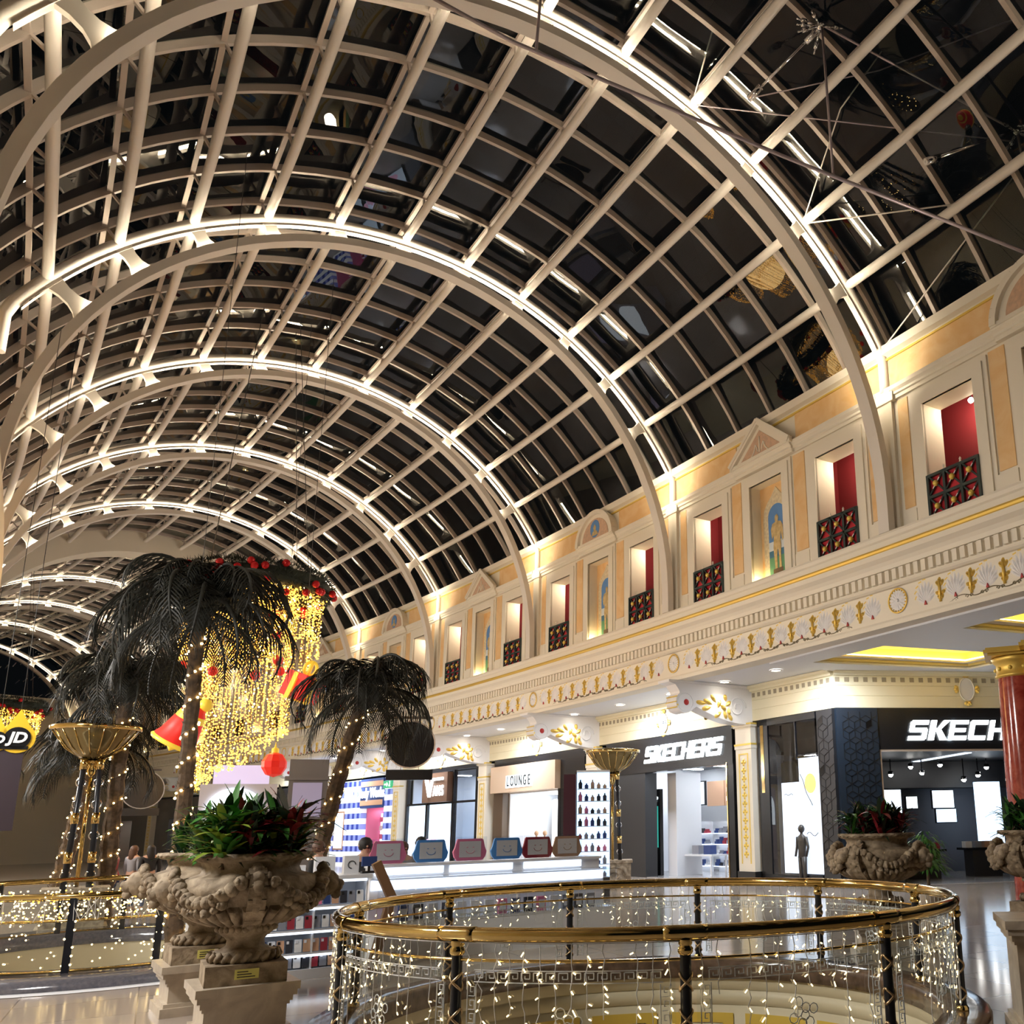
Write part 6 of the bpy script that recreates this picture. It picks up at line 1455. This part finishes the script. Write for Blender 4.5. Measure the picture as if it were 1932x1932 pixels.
# ================================================================ PEOPLE
def skin_mesh(verts, edges, radii, sub=1):
    me = bpy.data.meshes.new('b'); me.from_pydata(verts, edges, []); o = bpy.data.objects.new('b', me); C.objects.link(o)
    md = o.modifiers.new('s', 'SKIN'); ly = me.skin_vertices[0].data if me.skin_vertices else None
    if ly is None: bpy.context.view_layer.update(); ly = o.data.skin_vertices[0].data
    for i, r in enumerate(radii): ly[i].radius = (r, r) if not isinstance(r, tuple) else r; ly[i].use_root = (i == 0)
    o.modifiers.new('u', 'SUBSURF').levels = sub; bpy.context.view_layer.update()
    m2 = bpy.data.meshes.new_from_object(o.evaluated_get(bpy.context.evaluated_depsgraph_get())); bpy.data.objects.remove(o); bpy.data.meshes.remove(me)
    for p in m2.polygons: p.use_smooth = True
    return m2
def person(lab, x, s, top, hair, rz, long_hair=False, h=1.7, pants='clothes2', arm=.0):
    t = at_hall('person', lab, 'person', x, s, 0, None, rz); k = h / 1.7
    V = [(0, 0, .95), (0, 0, 1.12), (0, 0, 1.30), (0, .0, 1.42), (0, -.01, 1.50), (0, -.02, 1.56), (0, -.02, 1.63)]; E_ = [(0, 1), (1, 2), (2, 3), (3, 4), (4, 5), (5, 6)]; R = [(.15, .11), (.14, .10), (.17, .11), (.13, .09), .055, .085, .085]
    def add(v, p, r): V.append(v); R.append(r); E_.append((p, len(V) - 1)); return len(V) - 1
    for sg in (-1, 1):
        a = add((sg * .09, 0, .85), 0, .095); a = add((sg * .095, .0, .48), a, .062); a = add((sg * .10, .02, .09), a, .045); a = add((sg * .105, -.10, .035), a, .038)
        a = add((sg * .19, 0, 1.39), 3, .06); a = add((sg * .235, .02, 1.12), a, .047); a = add((sg * .22, -.08 - arm * .16, .90 + arm * .22), a, .036); w_ = add((sg * .215, -.11 - arm * .2, .84 + arm * .25), a, .028)
        for f in range(4): q = add((sg * .215 + (f - 1.5) * .018, -.135 - arm * .22, .79 + .008 * abs(f - 1) + arm * .26), w_, .0095); add((sg * .215 + (f - 1.5) * .019, -.14 - arm * .25, .755 + .006 * abs(f - 1) + arm * .27), q, .008)
        q = add((sg * .185, -.14 - arm * .2, .81 + arm * .25), w_, .010); add((sg * .18, -.155 - arm * .22, .785 + arm * .26), q, .008)
    me = skin_mesh(V, E_, R); 
    o = bpy.data.objects.new('body', me); me.materials.append(M['skin']); C.objects.link(o); o.parent = t; o.scale = (k,) * 3
    def sub_(name, ids, scale, m_):
        mp = {i: n_ for n_, i in enumerate(ids)}; e2_ = [(mp[a], mp[b_]) for a, b_ in E_ if a in mp and b_ in mp]
        rr_ = [tuple(q_ * scale + .008 for q_ in (R[i] if isinstance(R[i], tuple) else (R[i], R[i]))) for i in ids]
        m2 = skin_mesh([V[i] for i in ids], e2_, rr_); m2.materials.append(M[m_]); o = bpy.data.objects.new(name, m2); C.objects.link(o); o.parent = t; o.scale = (k,) * 3
    n_arm = len(V) - 7
    L0, L1 = 7, 7 + (len(V) - 7) // 2
    sub_('shirt', [0, 1, 2, 3, L0 + 4, L0 + 5, L0 + 6, L1 + 4, L1 + 5, L1 + 6], 1.06, top); sub_('trousers', [0, L0, L0 + 1, L0 + 2, L1, L1 + 1, L1 + 2], 1.1, pants)
    b = MB(); b.lathe([(.001, .125), (.06, .11), (.10, .06), (.108, 0), (.10, -.04), (.085, -.07)], 14, (0, .005, 1.615))
    if long_hair: b.lathe([(.10, .02), (.11, -.1), (.10, -.22), (.04, -.28)], 12, (0, .03, 1.60), a0=radians(-10), a1=radians(190))
    ho = b.build('hair', M[hair], t); ho.scale = (k,) * 3
    b = MB(); b.ball((0, -.112, 1.60), .016, 6); q_ = b.build('nose', M['skin'], t); q_.scale = (k,) * 3
    b = MB()
    for sg in (-1, 1): b.ball((sg * .034, -.098, 1.628), .011, 6)
    q_ = b.build('eyes', M['hairdark'], t); q_.scale = (k,) * 3
    b = MB(); b.box(-.022, .022, -.104, -.098, 1.563, 1.568); q_ = b.build('mouth', M['redpaint'], t); q_.scale = (k,) * 3
    b = MB()
    for sg in (-1, 1): b.ball((sg * .092, -.01, 1.61), .02, 6)
    q_ = b.build('ears', M['skin'], t); q_.scale = (k,) * 3
    return t
person('person in a black top with dark hair tied up, back turned behind the white kiosk', 3.31, 14.75, 'shirtblack', 'hairdark', 0, False, 1.72)
person('person with brown hair in a dark top left of the kiosk cartons', 2.98, 16.3, 'shirtblack', 'hairbrown', .9, False, 1.68, arm=.6)
person('person with long brown hair standing behind the pink tablet case', 4.78, 17.6, 'shirtgrey', 'hairbrown', .2, True, 1.62)
person('person with short dark hair standing behind the blue tablet case', 5.21, 17.9, 'shirtgrey', 'hairdark', -2.4, False, 1.70)
person('person with brown hair beside the long haired one behind the counter', 4.45, 18.4, 'shirtred', 'hairbrown', .6, True, 1.58)
for i, (x, s, c, hc, lh, lab) in enumerate(((1.1, 28.9, 'shirtred', 'hairdark', False, 'red shirt'), (1.5, 28.7, 'shirtgrey', 'hairbrown', True, 'grey shirt'), (1.85, 28.4, 'shirtblack', 'hairdark', True, 'black shirt'))):
    person('person in a %s sitting group far behind the left balustrade' % lab if False else 'person in a %s standing far behind the left balustrade' % lab, x, s, c, hc, 1.2 + i, lh, 1.62)
# ================================================================ TENSION RODS AND CABLES
def rod(name, lab, pts, r, m, ends=False, group='rods and cables under the vault'):
    P = [Vector(W(*p)) for p in pts]; t = thing(name, lab, 'rod', P[0], 0, group); b = MB(); b.tube([p - P[0] for p in P], r, 8); b.build('rod', M[m], t)
    if ends:
        d = (P[-1] - P[0]).normalized(); b = MB()
        for p in (P[0], P[-1]): q = p - P[0]; sg = 1 if (p - P[0]).length < .1 else -1; b.tube([q, q + d * sg * .35], r * 2.4, 10)
        b.build('end_clamp', M['chrome'], t)
    return t
rod('tie_rod', 'long lilac grey rod crossing the vault from top centre down to the right', [(1.9, 13.6, 16.6), (4.58, 13.0, 15.72), (9.5, 11.5, 14.4), (15.6, 9.6, 12.8)], .036, 'tube')
rod('hanger_rod', 'thin upright hanger at the top centre meeting the long rod', [(5.1, 12.9, 17.6), (5.0, 12.9, 15.62)], .03, 'tube'); rod('hanger_rod', 'thin upright hanger from the upper clamp to the long rod', [(10.49, 11.2, 17.75), (10.53, 11.2, 14.2)], .026, 'tube'); rod('hanger_rod', 'thin upright hanger from the right clamp to the long rod', [(14.78, 10.0, 16.2), (14.93, 9.85, 13.0)], .026, 'tube')
NA3 = lambda i: (VX + VR * cos(NODES[i]), AS(0), VZ + VR * sin(NODES[i]))
n2, n4 = NA3(1), NA3(3)
rod('tension_cable', 'thin cable rising from the second arch node to the upper right', [n2, (11.9, 12.2, 17.2), (12.2, 11.2, 18.0)], .016, 'steel'); rod('tension_cable', 'thin cable running right from the second arch node', [n2, (14.2, 11.0, 14.9)], .018, 'steel'); rod('tension_cable', 'thin cable rising steeply from the fourth arch node', [n4, (9.3, 13.2, 19.0)], .018, 'steel')
rod('tension_cable', 'thin cable rising from the wall top at the near arch foot', [(15.05, AS(0) - .1, 13.3), (14.85, 10.2, 15.3)], .018, 'steel')
rod('chrome_strut', 'short bright chrome strut left of the upper clamp', [(10.08, 13.1, 17.3), (10.6, 11.4, 17.9)], .032, 'chrome', True); rod('chrome_strut', 'bright chrome strut through the right clamp', [(12.9, 10.9, 15.3), (15.2, 9.9, 16.5)], .032, 'chrome', True)
rod('tie_rod', 'second lilac rod from the upper clamp to the right edge', [(10.6, 11.3, 17.9), (14.8, 10.0, 16.2), (16.5, 9.5, 15.6)], .024, 'tube'); rod('tension_cable', 'faint cable from the short chrome strut to the upper right', [(10.1, 12.9, 17.2), (12.2, 11.3, 17.6), (14.5, 9.6, 18.6)], .014, 'tube'); rod('tension_cable', 'faint cable from the fourth node to the right clamp', [(n4[0], n4[1] - .2, n4[2] - .1), (14.7, 10.1, 16.0)], .014, 'tube')
for i, (p, lab) in enumerate(((Vector(W(10.55, 11.3, 17.85)), 'cluster of chrome cable clamps at the top right of the vault'), (Vector(W(14.78, 10.0, 16.2)), 'cluster of chrome cable clamps near the right edge of the vault'))):
    t = thing('cable_clamp', lab, 'clamp', p, 0, 'cable clamps'); b = MB(); rr = random.Random(i + 2)
    b.ball((0, 0, 0), .10, 8); b.build('hub', M['chrome'], t)
    for j in range(7):
        d = Vector((rr.gauss(0, 1), rr.gauss(0, 1), rr.gauss(0, .7))).normalized(); b = MB(); b.tube([d * .08, d * .3], .022, 6); b.tube([d * .3, d * .42], .045, 8); b.tube([d * .42, d * .52], .02, 6); b.build('fork', M['chrome'], t)
# end of the mall
structure(MB().box(-14, 24, AS(9), AS(9) + .3, 0, 14).build('wall_end', M['cream'], None, bend=True))
# ================================================================ ADDED FILL LIGHTS AT LEDGES AND GALLERIES
for k in range(-1, 7):
    lamp('ledge_fill', 'SPOT', W(2 * VX - 14.7, AS(k) + BAY * .5, 8.9), FL, (1, .86, .68), .25, None, radians(120)).rotation_euler = (Vector(W(15.1, AS(k) + BAY * .5, 8.2)) - Vector(W(2 * VX - 14.7, AS(k) + BAY * .5, 8.9))).to_track_quat('-Z', 'Y').to_euler()  # spot without a fixture, added to brighten the right facade
    lamp('ledge_fill', 'SPOT', W(14.6, AS(k) + BAY * .5, 8.75), FL * .9, (1, .86, .70), .25, None, radians(130)).rotation_euler = (Vector((-1, 0, .5))).to_track_quat('-Z', 'Y').to_euler()  # spot without a fixture, added to lift the ribs and vault
for k in range(0, 6): lamp('gallery_fill', 'AREA', W(16.6, AS(k) + BAY * .5, 6.2), 330, (.80, .88, 1), 1.2)  # fill with no fixture, added to lift soffit and gallery
for k in range(-1, 5): lamp('left_gallery_fill', 'AREA', W(2 * VX - 16.4, AS(k) + BAY * .5, 5.9), GL, (1, .95, .9), 1.5, (0, radians(-50), 0))  # unseen fill added for the kiosk and urn fronts
SC.view_settings.exposure = EXPO
